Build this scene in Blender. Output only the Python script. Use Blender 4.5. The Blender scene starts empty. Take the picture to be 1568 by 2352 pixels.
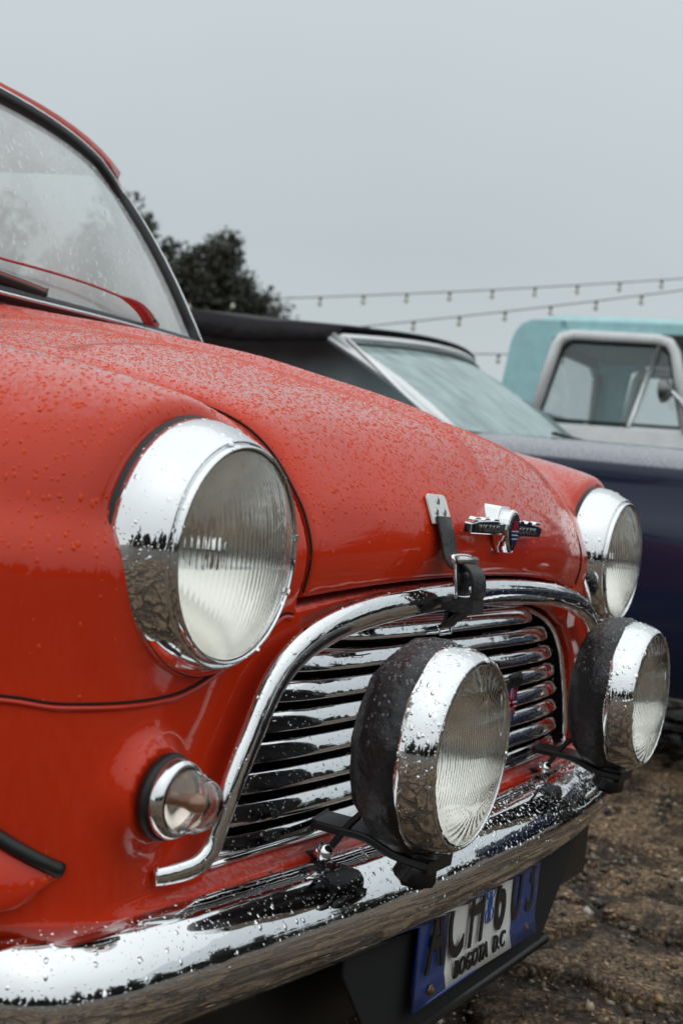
import bpy, bmesh, math, random
import numpy as np
from mathutils import Vector, Matrix
random.seed(7)
RNG = np.random.default_rng(11)
sc = bpy.context.scene
COL = sc.collection
PI = math.pi

# ------------------------------------------------------------------ camera
def cam_basis(yaw, pitch, roll):
    f = np.array([math.cos(yaw)*math.cos(pitch), math.sin(yaw)*math.cos(pitch), math.sin(pitch)])
    r = np.array([math.sin(yaw), -math.cos(yaw), 0.0]); u = np.cross(r, f)
    c, s = math.cos(roll), math.sin(roll)
    return f, c*r+s*u, -s*r+c*u
CAM = (-1.4115, -0.5643, 0.6977)
f_, r_, u_ = cam_basis(0.49253, -0.014733, 0.106426)
cd = bpy.data.cameras.new('camera'); cam = bpy.data.objects.new('camera', cd); COL.objects.link(cam)
M = Matrix([[r_[0], u_[0], -f_[0], CAM[0]], [r_[1], u_[1], -f_[1], CAM[1]], [r_[2], u_[2], -f_[2], CAM[2]], [0, 0, 0, 1]])
cam.matrix_world = M
cd.sensor_fit = 'VERTICAL'; cd.sensor_height = 36; cd.sensor_width = 24
cd.lens = 3095.7/2352*36
cd.clip_start = 0.02; cd.clip_end = 1500
cd.dof.use_dof = True; cd.dof.focus_distance = 1.35; cd.dof.aperture_fstop = 8.5
sc.camera = cam

# ------------------------------------------------------------------ world, sun, exposure
SUN_EL, SUN_ROT = math.radians(57), math.radians(235)
w = bpy.data.worlds.new('World'); sc.world = w; w.use_nodes = True
nt = w.node_tree; nt.nodes.clear()
out = nt.nodes.new('ShaderNodeOutputWorld'); bg = nt.nodes.new('ShaderNodeBackground')
sky = nt.nodes.new('ShaderNodeTexSky'); sky.sky_type = 'NISHITA'; sky.sun_disc = False
sky.sun_elevation = SUN_EL; sky.sun_rotation = SUN_ROT; sky.dust_density = 4; sky.air_density = 1.5
tc = nt.nodes.new('ShaderNodeTexCoord'); sep = nt.nodes.new('ShaderNodeSeparateXYZ')
ramp = nt.nodes.new('ShaderNodeValToRGB')
ramp.color_ramp.elements[0].position = 0.0; ramp.color_ramp.elements[0].color = (.580, .638, .656, 1)
ramp.color_ramp.elements[1].position = 0.9; ramp.color_ramp.elements[1].color = (1.02, 1.09, 1.11, 1)
e = ramp.color_ramp.elements.new(0.18); e.color = (.530, .588, .612, 1)
e = ramp.color_ramp.elements.new(0.42); e.color = (.64, .70, .722, 1)
noi = nt.nodes.new('ShaderNodeTexNoise'); noi.inputs['Scale'].default_value = 1.6; noi.inputs['Detail'].default_value = 4
mr = nt.nodes.new('ShaderNodeMapRange'); mr.inputs[1].default_value = .3; mr.inputs[2].default_value = .7; mr.inputs[3].default_value = .955*10; mr.inputs[4].default_value = 1.045*10
sca = nt.nodes.new('ShaderNodeVectorMath'); sca.operation = 'SCALE'
mix = nt.nodes.new('ShaderNodeMix'); mix.data_type = 'RGBA'; mix.inputs[0].default_value = 0.97
L = nt.links.new
L(tc.outputs['Generated'], sep.inputs[0]); L(sep.outputs['Z'], ramp.inputs[0]); L(tc.outputs['Generated'], noi.inputs['Vector'])
L(noi.outputs[0], mr.inputs[0]); L(ramp.outputs[0], sca.inputs[0]); L(mr.outputs[0], sca.inputs['Scale'])
L(sky.outputs[0], mix.inputs[6]); L(sca.outputs[0], mix.inputs[7]); L(mix.outputs[2], bg.inputs[0])
bg.inputs[1].default_value = 0.1
L(bg.outputs[0], out.inputs[0])
sd = bpy.data.lights.new('sun', 'SUN'); sd.energy = 0.55; sd.angle = math.radians(150); sd.color = (1, .97, .93)
sun = bpy.data.objects.new('sun', sd); COL.objects.link(sun)
sdir = Vector((math.sin(SUN_ROT)*math.cos(SUN_EL), math.cos(SUN_ROT)*math.cos(SUN_EL), math.sin(SUN_EL)))
sun.rotation_euler = sdir.to_track_quat('Z', 'Y').to_euler()
sc.view_settings.view_transform = 'Standard'; sc.view_settings.look = 'None'
sc.view_settings.exposure = 0; sc.view_settings.gamma = 1
sc.render.engine = 'CYCLES'
cy = sc.cycles; cy.max_bounces = 12; cy.transmission_bounces = 10; cy.glossy_bounces = 6; cy.transparent_max_bounces = 10
cy.caustics_reflective = True; cy.blur_glossy = 0.4; cy.sample_clamp_indirect = 6

# ------------------------------------------------------------------ materials
class N:
    def __init__(s, name):
        s.m = bpy.data.materials.new(name); s.m.use_nodes = True; s.t = s.m.node_tree
        s.p = s.t.nodes['Principled BSDF']; s.o = s.t.nodes['Material Output']
    def n(s, typ, **k):
        x = s.t.nodes.new(typ)
        for a, v in k.items():
            if a.startswith('i_'):
                kk = a[2:].replace('_', ' ')
                x.inputs[int(kk) if kk.isdigit() else kk].default_value = v
            else: setattr(x, a, v)
        return x
    def l(s, a, b): s.t.links.new(a, b)
    def coord(s, scale=(1, 1, 1)):
        t = s.n('ShaderNodeTexCoord'); mp = s.n('ShaderNodeMapping'); mp.inputs['Scale'].default_value = scale
        s.l(t.outputs['Object'], mp.inputs[0]); return mp.outputs[0]
    def noise(s, sc_, det=4, vec=None, rough=.5):
        x = s.n('ShaderNodeTexNoise'); x.inputs['Scale'].default_value = sc_; x.inputs['Detail'].default_value = det; x.inputs['Roughness'].default_value = rough
        s.l(vec or s.coord(), x.inputs['Vector']); return x.outputs[0]
    def ramp(s, fac, stops):
        x = s.n('ShaderNodeValToRGB'); els = x.color_ramp.elements
        while len(els) < len(stops): els.new(.5)
        for e_, (p_, c_) in zip(els, stops): e_.position = p_; e_.color = (*c_, 1) if len(c_) == 3 else c_
        s.l(fac, x.inputs[0]); return x.outputs[0]
    def bump(s, h, strength=.3, dist=.01, sock='Normal', prev=None):
        b = s.n('ShaderNodeBump'); b.inputs['Strength'].default_value = strength; b.inputs['Distance'].default_value = dist
        s.l(h, b.inputs['Height'])
        if prev is not None: s.l(prev, b.inputs['Normal'])
        if sock: s.l(b.outputs[0], s.p.inputs[sock])
        return b.outputs[0]
def mat(name, col, rough=.5, metal=0, coat=0, bump=None, var=None, ior=None, spec=None):
    q = N(name); p = q.p
    p.inputs['Base Color'].default_value = (*col, 1); p.inputs['Roughness'].default_value = rough; p.inputs['Metallic'].default_value = metal
    if coat: p.inputs['Coat Weight'].default_value = coat; p.inputs['Coat Roughness'].default_value = .04
    if spec is not None: p.inputs['Specular IOR Level'].default_value = spec
    if ior: p.inputs['IOR'].default_value = ior
    if bump: q.bump(q.noise(bump[0], 5), bump[1], bump[2])
    if var:
        a = tuple(c*(1-var) for c in col); b = tuple(min(1, c*(1+var)) for c in col)
        q.l(q.ramp(q.noise(var and 14, 5), [(.3, a), (.7, b)]), p.inputs['Base Color'])
    return q.m
MT = {}
def drops_height(q, scale, rmax, cover, squash=(1, 1, 1)):
    """round wet beads: voronoi cells, some of them carrying a dome"""
    v = q.n('ShaderNodeTexVoronoi'); v.inputs['Scale'].default_value = scale; q.l(q.coord(squash), v.inputs['Vector'])
    r = q.n('ShaderNodeMapRange'); r.inputs[1].default_value = rmax; r.inputs[2].default_value = 0; r.inputs[3].default_value = 0; r.inputs[4].default_value = 1
    q.l(v.outputs['Distance'], r.inputs[0])
    sq = q.n('ShaderNodeMath', operation='POWER'); q.l(r.outputs[0], sq.inputs[0]); sq.inputs[1].default_value = .6
    s = q.n('ShaderNodeSeparateColor'); q.l(v.outputs['Color'], s.inputs[0])
    g = q.n('ShaderNodeMath', operation='LESS_THAN'); q.l(s.outputs[0], g.inputs[0]); g.inputs[1].default_value = cover
    m = q.n('ShaderNodeMath', operation='MULTIPLY'); q.l(sq.outputs[0], m.inputs[0]); q.l(g.outputs[0], m.inputs[1])
    return m.outputs[0]
def paint(name, col, drops=True, coatr=.05, rough=.35, mist_sheen=.32):
    q = N(name); p = q.p
    p.inputs['Roughness'].default_value = rough; p.inputs['Specular IOR Level'].default_value = .04
    p.inputs['Coat Weight'].default_value = 1; p.inputs['Coat Roughness'].default_value = coatr
    d = tuple(c*.86 for c in col)
    basec = q.ramp(q.noise(6, 5), [(.35, d), (.7, col)]); q.l(basec, p.inputs['Base Color'])
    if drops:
        # fine rain film plus pale sky sheen, mixed into the colour of upward faces
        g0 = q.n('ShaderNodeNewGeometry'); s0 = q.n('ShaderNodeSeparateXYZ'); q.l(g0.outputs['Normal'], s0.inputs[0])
        m0 = q.n('ShaderNodeMapRange'); m0.inputs[1].default_value = .60; m0.inputs[2].default_value = .97; m0.inputs[4].default_value = mist_sheen
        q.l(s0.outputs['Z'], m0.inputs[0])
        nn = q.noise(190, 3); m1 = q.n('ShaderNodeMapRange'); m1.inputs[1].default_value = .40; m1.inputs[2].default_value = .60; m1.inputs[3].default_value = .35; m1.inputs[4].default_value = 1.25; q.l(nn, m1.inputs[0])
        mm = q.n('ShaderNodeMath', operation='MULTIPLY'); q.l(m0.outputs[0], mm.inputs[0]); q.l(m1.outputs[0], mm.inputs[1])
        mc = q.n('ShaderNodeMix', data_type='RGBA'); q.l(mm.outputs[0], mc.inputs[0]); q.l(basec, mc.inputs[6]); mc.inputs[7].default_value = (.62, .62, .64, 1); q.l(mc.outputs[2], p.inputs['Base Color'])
        p.inputs['Coat IOR'].default_value = 1.42
        h1 = drops_height(q, 520, .42, .6); h2 = drops_height(q, 230, .32, .35)
        b1 = q.bump(h1, .35, .0006, None); b2 = q.bump(h2, .45, .0012, None, prev=b1)
        # only wet where the panel looks upward
        g = q.n('ShaderNodeNewGeometry'); s = q.n('ShaderNodeSeparateXYZ'); q.l(g.outputs['Normal'], s.inputs[0])
        mr_ = q.n('ShaderNodeMapRange'); mr_.inputs[1].default_value = .1; mr_.inputs[2].default_value = .7
        q.l(s.outputs['Z'], mr_.inputs[0])
        mx = q.n('ShaderNodeMix', data_type='VECTOR'); q.l(mr_.outputs[0], mx.inputs[0]); q.l(g.outputs['Normal'], mx.inputs[4]); q.l(b2, mx.inputs[5])
        q.l(mx.outputs[1], p.inputs['Coat Normal'])
    return q.m
MT['red'] = paint('red_paint', (.70, .038, .008), mist_sheen=.21)
MT['drop'] = None
MT['plainred'] = paint('red_paint_plain', (.58, .026, .007), False)
def chrome(name, drops):
    q = N(name); p = q.p
    p.inputs['Base Color'].default_value = (.82, .83, .84, 1); p.inputs['Metallic'].default_value = 1; p.inputs['Roughness'].default_value = .035
    b = q.bump(q.noise(9, 3), .10, .02, None if drops else 'Normal')
    if drops:
        h = drops_height(q, 300, .28, .35); q.bump(h, .40, .0006, 'Normal', prev=b)
    return q.m
MT['chrome'] = chrome('chrome', False); MT['chromewet'] = chrome('wet_chrome', True)
MT['cdrop'] = mat('rain_drop_on_chrome', (.86, .88, .9), .03, metal=1)
MT['rubber'] = mat('black_rubber', (.012, .012, .013), .45, bump=(60, .2, .004))
MT['vinyl'] = mat('black_vinyl_cover', (.014, .013, .015), .38, bump=(45, .5, .012))
MT['black'] = mat('black_paint', (.008, .009, .010), .35)
MT['matte'] = mat('dark_underside', (.006, .006, .007), .9)
MT['leather'] = mat('black_leather', (.016, .015, .017), .38, bump=(220, .35, .003))
MT['steel'] = mat('dull_steel', (.55, .54, .52), .28, metal=1, bump=(40, .15, .004))
MT['whitemetal'] = mat('pale_metal_plate', (.82, .83, .82), .35, metal=.15, bump=(30, .15, .003))
MT['drkdrop'] = mat('rain_drop_on_black', (.03, .03, .035), .05, coat=1)
def glass(name, tint=(1, 1, 1), rough=0.0, ior=1.5):
    q = N(name); p = q.p
    p.inputs['Base Color'].default_value = (*tint, 1); p.inputs['Transmission Weight'].default_value = 1
    p.inputs['Roughness'].default_value = rough; p.inputs['IOR'].default_value = ior
    return q.m
MT['drop'] = mat('rain_drop_on_red', (.80, .066, .010), .04, spec=.5, ior=1.33); MT['drop'].node_tree.nodes['Principled BSDF'].inputs['Transmission Weight'].default_value = .14
MT['lens'] = glass('lamp_glass', (.97, .97, .95), .015, 1.45)
q = N('reflector'); q.p.inputs['Base Color'].default_value = (.95, .94, .90, 1); q.p.inputs['Metallic'].default_value = 1; q.p.inputs['Roughness'].default_value = .22
MT['reflector'] = q.m
def wetglass(name, tint, fog, fogcol, streak=False, drops=True, ior=1.5):
    q = N(name); q.t.nodes.remove(q.p)
    tr = q.n('ShaderNodeBsdfTransparent'); tr.inputs[0].default_value = (*tint, 1)
    gl = q.n('ShaderNodeBsdfGlossy'); gl.inputs['Roughness'].default_value = .03; gl.inputs['Color'].default_value = (.9, .97, .97, 1)
    df = q.n('ShaderNodeBsdfDiffuse'); df.inputs[0].default_value = (*fogcol, 1)
    tl = q.n('ShaderNodeBsdfTranslucent'); tl.inputs[0].default_value = (*fogcol, 1)
    fr = q.n('ShaderNodeFresnel'); g_ = q.n('ShaderNodeNewGeometry'); im = q.n('ShaderNodeMix', data_type='FLOAT'); im.inputs[2].default_value = ior; im.inputs[3].default_value = 1/ior
    q.l(g_.outputs['Backfacing'], im.inputs[0]); q.l(im.outputs[0], fr.inputs[0])
    md = q.n('ShaderNodeMixShader'); md.inputs[0].default_value = .25
    mf = q.n('ShaderNodeMixShader'); mg = q.n('ShaderNodeMixShader')
    vec = q.coord((1, .35, .35) if streak else (1, 1, 1))
    ns = q.noise(22 if streak else 5, 4, vec)
    fm = q.n('ShaderNodeMapRange'); fm.inputs[1].default_value = .35; fm.inputs[2].default_value = .68
    fm.inputs[3].default_value = fog*(.75 if streak else .8); fm.inputs[4].default_value = fog*1.25
    q.l(ns, fm.inputs[0])
    q.l(df.outputs[0], md.inputs[1]); q.l(tl.outputs[0], md.inputs[2])
    q.l(fm.outputs[0], mf.inputs[0]); q.l(tr.outputs[0], mf.inputs[1]); q.l(md.outputs[0], mf.inputs[2])
    q.l(fr.outputs[0], mg.inputs[0]); q.l(mf.outputs[0], mg.inputs[1]); q.l(gl.outputs[0], mg.inputs[2])
    if drops:
        h = drops_height(q, 120, .22, .4); b = q.bump(h, .5, .003, None)
        q.l(b, gl.inputs['Normal']); q.l(b, fr.inputs['Normal'])
    q.l(mg.outputs[0], q.o.inputs[0]); return q.m
MT['screen'] = wetglass('rainy_windscreen', (.90, .97, .96), .72, (.90, .97, .96), ior=1.9)
MT['window'] = wetglass('window_glass', (.93, .95, .95), .05, (.6, .65, .66), drops=False)
MT['cwin'] = wetglass('dark_side_glass', (.55, .62, .63), .62, (.60, .68, .71), drops=False)
MT['cscreen'] = wetglass('streaked_windscreen', (.25, .38, .38), .75, (.58, .72, .71), streak=True)

# ------------------------------------------------------------------ helpers
def meta(o, label=None, cat=None, group=None, kind=None):
    if label: o['label'] = label
    if cat: o['category'] = cat
    if group: o['group'] = group
    if kind: o['kind'] = kind
    return o
def empty(name, loc, label, cat, group=None, rotz=0):
    o = bpy.data.objects.new(name, None); COL.objects.link(o); o.location = loc; o.rotation_euler = (0, 0, rotz); o.empty_display_size = .1
    return meta(o, label, cat, group)
def link(name, me, m, parent=None, smooth=True, kind=None, label=None):
    o = bpy.data.objects.new(name, me); COL.objects.link(o)
    if m is not None and not len(me.materials): me.materials.append(m)
    if smooth: me.polygons.foreach_set('use_smooth', [True]*len(me.polygons))
    if parent is not None: o.parent = parent
    if kind: o['kind'] = kind
    if label: o['label'] = label
    return o
def mk(name, v, f, m, parent=None, smooth=True, **k):
    me = bpy.data.meshes.new(name); me.from_pydata([tuple(map(float, a)) for a in v], [], [tuple(map(int, a)) for a in f]); me.update()
    return link(name, me, m, parent, smooth, **k)
def npmesh(name, v, faces):
    """faces: (n,k) int array"""
    me = bpy.data.meshes.new(name); n, k = faces.shape
    me.vertices.add(len(v)); me.vertices.foreach_set('co', np.ascontiguousarray(v, np.float32).ravel())
    me.loops.add(n*k); me.loops.foreach_set('vertex_index', faces.astype(np.int32).ravel())
    me.polygons.add(n); me.polygons.foreach_set('loop_start', np.arange(0, n*k, k, dtype=np.int32)); me.polygons.foreach_set('loop_total', np.full(n, k, np.int32))
    me.update(calc_edges=True); return me
def box(lo, hi):
    x0, y0, z0 = lo; x1, y1, z1 = hi
    v = [(x0, y0, z0), (x1, y0, z0), (x1, y1, z0), (x0, y1, z0), (x0, y0, z1), (x1, y0, z1), (x1, y1, z1), (x0, y1, z1)]
    f = [(0, 3, 2, 1), (4, 5, 6, 7), (0, 1, 5, 4), (1, 2, 6, 5), (2, 3, 7, 6), (3, 0, 4, 7)]
    return v, f
def bevel(o, wd=.004, seg=2, ang=40):
    b = o.modifiers.new('bevel', 'BEVEL'); b.width = wd; b.segments = seg; b.limit_method = 'ANGLE'; b.angle_limit = math.radians(ang); return o
def boxo(name, lo, hi, m, parent=None, bev=.004, **k):
    v, f = box(lo, hi); o = mk(name, v, f, m, parent, False, **k)
    if bev: bevel(o, bev)
    return o
def prism(name, pts, depth, frame, m, parent=None, bev=.001, smooth=False, **k):
    """closed 2D outline pts (a,b) extruded depth along c; frame = (origin, A, B, C)"""
    O, A, B, Cc = [Vector(a) for a in frame]; n = len(pts)
    v = [O+A*a+B*b for a, b in pts]+[O+A*a+B*b+Cc*depth for a, b in pts]
    f = [tuple(range(n))[::-1], tuple(range(n, 2*n))]+[(i, (i+1) % n, n+(i+1) % n, n+i) for i in range(n)]
    o = mk(name, v, f, m, parent, smooth, **k)
    bm = bmesh.new(); bm.from_mesh(o.data); bmesh.ops.recalc_face_normals(bm, faces=bm.faces); bm.to_mesh(o.data); bm.free()
    if bev: bevel(o, bev)
    return o
def lathe(profile, c, axis=(0, -1, 0), seg=64, closed=False):
    """profile (r, t) along axis from c"""
    ax = Vector(axis).normalized(); up = Vector((0, 0, 1)) if abs(ax.z) < .9 else Vector((1, 0, 0))
    s = ax.cross(up).normalized(); u = s.cross(ax); c = Vector(c); v = []; f = []; P = len(profile)
    for i in range(seg):
        a = 2*PI*i/seg; d = s*math.cos(a)+u*math.sin(a)
        for r, t in profile: v.append(c+d*r+ax*t)
    for i in range(seg):
        j = (i+1) % seg
        for k in range(P-1 if not closed else P):
            k2 = (k+1) % P; f.append((i*P+k, j*P+k, j*P+k2, i*P+k2))
    return v, f
def latheo(name, profile, c, m, parent=None, axis=(0, -1, 0), seg=64, closed=False, **k):
    v, f = lathe(profile, c, axis, seg, closed); o = mk(name, v, f, m, parent, **k)
    fixn(o); return o
def fixn(o):
    bm = bmesh.new(); bm.from_mesh(o.data); bmesh.ops.remove_doubles(bm, verts=bm.verts, dist=1e-6); bmesh.ops.recalc_face_normals(bm, faces=bm.faces); bm.to_mesh(o.data); bm.free()
    o.data.polygons.foreach_set('use_smooth', [True]*len(o.data.polygons))
def smoothpath(pts, n=8, closed=False):
    P = np.array(pts, float); out_ = []
    m_ = len(P); rng = range(m_ if closed else m_-1)
    for i in rng:
        if closed: p0, p1, p2, p3 = P[(i-1) % m_], P[i], P[(i+1) % m_], P[(i+2) % m_]
        else: p0, p1, p2, p3 = P[max(i-1, 0)], P[i], P[i+1], P[min(i+2, m_-1)]
        for t in np.arange(n)/n:
            out_.append(.5*((2*p1)+(-p0+p2)*t+(2*p0-5*p1+4*p2-p3)*t*t+(-p0+3*p1-3*p2+p3)*t**3))
    if not closed: out_.append(P[-1])
    return np.array(out_)
def sweep(path, sect, up=(0, 0, 1), closed=False, cap=True, scale=None, sclosed=True):
    """sect: list (a,b): a along side (= tangent x up), b along up'"""
    path = [Vector(p) for p in path]; n = len(path); v = []; f = []; K = len(sect); up = Vector(up)
    for i, p in enumerate(path):
        if closed: t = path[(i+1) % n]-path[i-1]
        else: t = path[min(i+1, n-1)]-path[max(i-1, 0)]
        t.normalize(); s = t.cross(up); s.normalize(); u = s.cross(t); k = 1 if scale is None else scale[i]
        for a, b in sect: v.append(p+s*a*k+u*b*k)
    for i in range(n if closed else n-1):
        j = (i+1) % n
        for k in range(K if sclosed else K-1):
            k2 = (k+1) % K; f.append((i*K+k, i*K+k2, j*K+k2, j*K+k))
    if cap and not closed and sclosed: f.append(tuple(range(K))); f.append(tuple(range((n-1)*K, n*K))[::-1])
    return v, f
def circ(r, n=10, ry=None): return [(r*math.cos(2*PI*i/n), (ry or r)*math.sin(2*PI*i/n)) for i in range(n)]
def tube(name, pts, r, m, parent=None, n=10, smooth=6, closed=False, ry=None, up=(0, 0, 1), **k):
    P = smoothpath(pts, smooth, closed) if smooth else pts
    v, f = sweep(P, circ(r, n, ry), up, closed); o = mk(name, v, f, m, parent, **k); fixn(o); return o
def text_mesh(s, size, extrude=.0, sx=1.0, spacing=1.0, bold=0.):
    cu = bpy.data.curves.new('t', 'FONT'); cu.body = s; cu.size = size; cu.extrude = extrude; cu.align_x = 'CENTER'; cu.align_y = 'BOTTOM_BASELINE'; cu.resolution_u = 10; cu.space_character = spacing; cu.offset = bold
    o = bpy.data.objects.new('t', cu); COL.objects.link(o); dg = bpy.context.evaluated_depsgraph_get(); me = bpy.data.meshes.new_from_object(o.evaluated_get(dg))
    bpy.data.objects.remove(o); bpy.data.curves.remove(cu)
    for v in me.vertices: v.co.x *= sx
    return me
def place_text(name, s, size, M4, m, parent, extrude=.0008, sx=1., offset=.0, **k):
    me = text_mesh(s, size, extrude, sx); me.transform(M4); me.materials.clear(); me.materials.append(m)
    return link(name, me, None, parent, False, **k)
def frameM(O, A, B, Cc): # columns
    A, B, Cc = Vector(A).normalized(), Vector(B).normalized(), Vector(Cc).normalized()
    return Matrix([[A.x, B.x, Cc.x, O[0]], [A.y, B.y, Cc.y, O[1]], [A.z, B.z, Cc.z, O[2]], [0, 0, 0, 1]])

# ---- surface nets over a signed field, evaluated only in blocks near the surface
def mesh_sdf(fn, lo, hi, h, lip=1.4):
    lo = np.array(lo, float); n = np.ceil((np.array(hi)-lo)/h).astype(int)+1; B = 16
    n = ((n+B-1)//B)*B+1
    F = np.ones(n, np.float32)
    nb = (n-1)//B
    cx = [lo[a]+(np.arange(nb[a])*B+B/2)*h for a in range(3)]
    C = fn(*np.meshgrid(*cx, indexing='ij')); R = B*h*.87*lip+h
    for i, j, k in np.ndindex(*nb):
        c = C[i, j, k]; sl = (slice(i*B, i*B+B+1), slice(j*B, j*B+B+1), slice(k*B, k*B+B+1))
        if abs(c) > R: F[sl] = np.sign(c)*.1; continue
    for i, j, k in np.ndindex(*nb):
        if abs(C[i, j, k]) > R: continue
        g = [lo[a]+(np.array([i, j, k])[a]*B+np.arange(B+1))*h for a in range(3)]
        F[i*B:i*B+B+1, j*B:j*B+B+1, k*B:k*B+B+1] = fn(*np.meshgrid(*g, indexing='ij'))
    S = F < 0
    c8 = [S[a:n[0]-1+a, b:n[1]-1+b, c:n[2]-1+c] for a in (0, 1) for b in (0, 1) for c in (0, 1)]
    cnt = sum(x.astype(np.int8) for x in c8); act = (cnt > 0) & (cnt < 8)
    idx = np.argwhere(act); vid = -np.ones(act.shape, np.int64); vid[act] = np.arange(len(idx))
    acc = np.zeros((len(idx), 3)); num = np.zeros(len(idx))
    cor = np.array([(a, b, c) for a in (0, 1) for b in (0, 1) for c in (0, 1)])
    for a in range(8):
        for b in range(a+1, 8):
            if np.abs(cor[a]-cor[b]).sum() != 1: continue
            fa = F[tuple((idx+cor[a]).T)]; fb = F[tuple((idx+cor[b]).T)]; m = (fa < 0) != (fb < 0)
            t = np.where(m, fa/np.where(m, fa-fb, 1), 0)[:, None]
            p = cor[a]+(cor[b]-cor[a])*t; acc[m] += p[m]; num[m] += 1
    V = lo+(idx+acc/num[:, None])*h
    Q = []
    for ax in range(3):
        o1, o2 = (ax+1) % 3, (ax+2) % 3
        sl0 = [slice(1, n[a]-1) for a in range(3)]; sl0[ax] = slice(0, n[ax]-1); sl1 = list(sl0); sl1[ax] = slice(1, n[ax])
        s0 = S[tuple(sl0)]; s1 = S[tuple(sl1)]; e_ = np.argwhere(s0 != s1)
        if not len(e_): continue
        st = s0[tuple(e_.T)]; base = e_+np.array([0 if a == ax else 1 for a in range(3)])
        d1 = np.eye(3, dtype=int)[o1]; d2 = np.eye(3, dtype=int)[o2]
        q4 = np.stack([vid[tuple((base-d1-d2).T)], vid[tuple((base-d2).T)], vid[tuple(base.T)], vid[tuple((base-d1).T)]], 1)
        q4[~st] = q4[~st][:, ::-1]; Q.append(q4)
    Q = np.concatenate(Q); Q = Q[(Q >= 0).all(1)]
    def grad(P):
        e2 = h*.35; G = np.stack([fn(P[:, 0]+(a == 0)*e2, P[:, 1]+(a == 1)*e2, P[:, 2]+(a == 2)*e2)-fn(P[:, 0]-(a == 0)*e2, P[:, 1]-(a == 1)*e2, P[:, 2]-(a == 2)*e2) for a in range(3)], 1)/(2*e2)
        return G
    for _ in range(2):
        G = grad(V); g2 = (G**2).sum(1); d = fn(V[:, 0], V[:, 1], V[:, 2])
        st = -(d/np.maximum(g2, .3))[:, None]*G; V = V+np.clip(st, -h*.4, h*.4)
    G = grad(V); Nn = G/np.maximum(np.linalg.norm(G, axis=1), 1e-6)[:, None]
    return V, Q, Nn
def smin(a, b, k):
    h = np.clip(.5+.5*(b-a)/k, 0, 1); return b+(a-b)*h-k*h*(1-h)
def smax(a, b, k): return -smin(-a, -b, k)
def half_to_full(V, Q, Nn):
    m = V[:, 0] < .0; V = V.copy()
    n = len(V); V2 = V*np.array([-1, 1, 1]); N2 = Nn*np.array([-1, 1, 1])
    return np.concatenate([V, V2]), np.concatenate([Q, Q[:, ::-1]+n]), np.concatenate([Nn, N2])
def sub_mesh(name, V, Q, Nn, sel, m, parent, **k):
    q = Q[sel]; used = np.unique(q); mp_ = np.zeros(len(V), np.int64); mp_[used] = np.arange(len(used))
    me = npmesh(name, V[used], mp_[q]); me.polygons.foreach_set('use_smooth', np.ones(len(q), bool))
    me.normals_split_custom_set_from_vertices(Nn[used].astype(float).tolist())
    o = link(name, me, m, parent, False, **k); return o

# ---- rain drops, real beads joined into one part per panel
def dome_template(nr=6):
    v = []; f3 = []
    for k, (r, z) in enumerate(((1.0, -.12), (.72, .50))):
        for i in range(nr):
            a = 2*PI*(i+.5*k)/nr; v.append((r*math.cos(a), r*math.sin(a), z))
    v.append((0, 0, .72)); T = []
    for k in range(1):
        for i in range(nr):
            a, b = k*nr+i, k*nr+(i+1) % nr; c, d = a+nr, b+nr; T += [(a, b, c), (b, d, c)]
    for i in range(nr): T.append((nr+i, nr+(i+1) % nr, 2*nr))
    return np.array(v), np.array(T)
DV, DT = dome_template()
def scatter_drops(V, Q, count, rmin, rmax, m, parent, filt, flat=.42, power=3.8, run=0., name='rain_drops'):
    """V verts, Q quads or tris; filt(P,N)->prob"""
    A, Bq, Cq = V[Q[:, 0]], V[Q[:, 1]], V[Q[:, 2]]
    if Q.shape[1] == 4:
        D = V[Q[:, 3]]; A = np.concatenate([A, A]); Bq2 = np.concatenate([Bq, Cq]); Cq = np.concatenate([Cq, D]); Bq = Bq2
    cr = np.cross(Bq-A, Cq-A); ar = np.linalg.norm(cr, axis=1)*.5; nn = cr/np.maximum(2*ar, 1e-12)[:, None]
    pr = ar*filt((A+Bq+Cq)/3, nn)
    if pr.sum() <= 0: return None
    t = RNG.choice(len(A), count, p=pr/pr.sum()); a = RNG.random(count); b = RNG.random(count); s = a+b > 1; a[s] = 1-a[s]; b[s] = 1-b[s]
    P = A[t]+(Bq[t]-A[t])*a[:, None]+(Cq[t]-A[t])*b[:, None]; n = nn[t]
    r = rmin+(rmax-rmin)*RNG.random(count)**power
    dn = np.array([0, 0, -1.])-n*(-n[:, 2:3]); ln = np.linalg.norm(dn, axis=1)[:, None]; rd = np.cross(n, RNG.normal(size=(count, 3)))
    dn = np.where(ln > .12, dn/np.maximum(ln, 1e-6), rd/np.linalg.norm(rd, axis=1)[:, None]); side = np.cross(n, dn)
    el = (1+.35*RNG.random(count)+run*RNG.random(count)**3)*(1+.3*(1-n[:, 2]))
    wob = 1+.16*RNG.normal(size=(count, len(DV), 1))*(DV[None, :, 2:3] < .2)
    X = DV[None, :, 0:1]*wob*(r*el)[:, None, None]*dn[:, None, :]+DV[None, :, 1:2]*wob*r[:, None, None]*side[:, None, :]+DV[None, :, 2:3]*(r*flat)[:, None, None]*n[:, None, :]
    X = X+P[:, None, :]; K = len(DV)
    T = (DT[None]+(np.arange(count)*K)[:, None, None]).reshape(-1, 3)
    me = npmesh(name, X.reshape(-1, 3), T); return link(name, me, m, parent, True, kind='stuff')
def drops_on(o, count, rmin, rmax, m, parent=None, filt=None, **k):
    me = o.data; me.calc_loop_triangles(); V = np.empty(len(me.vertices)*3); me.vertices.foreach_get('co', V); V = V.reshape(-1, 3)
    T = np.empty(len(me.loop_triangles)*3, np.int32); me.loop_triangles.foreach_get('vertices', T)
    return scatter_drops(V, T.reshape(-1, 3), count, rmin, rmax, m, parent or o, filt or (lambda P, n: np.clip(n[:, 2]+.15, 0, 1)), **k)

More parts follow.
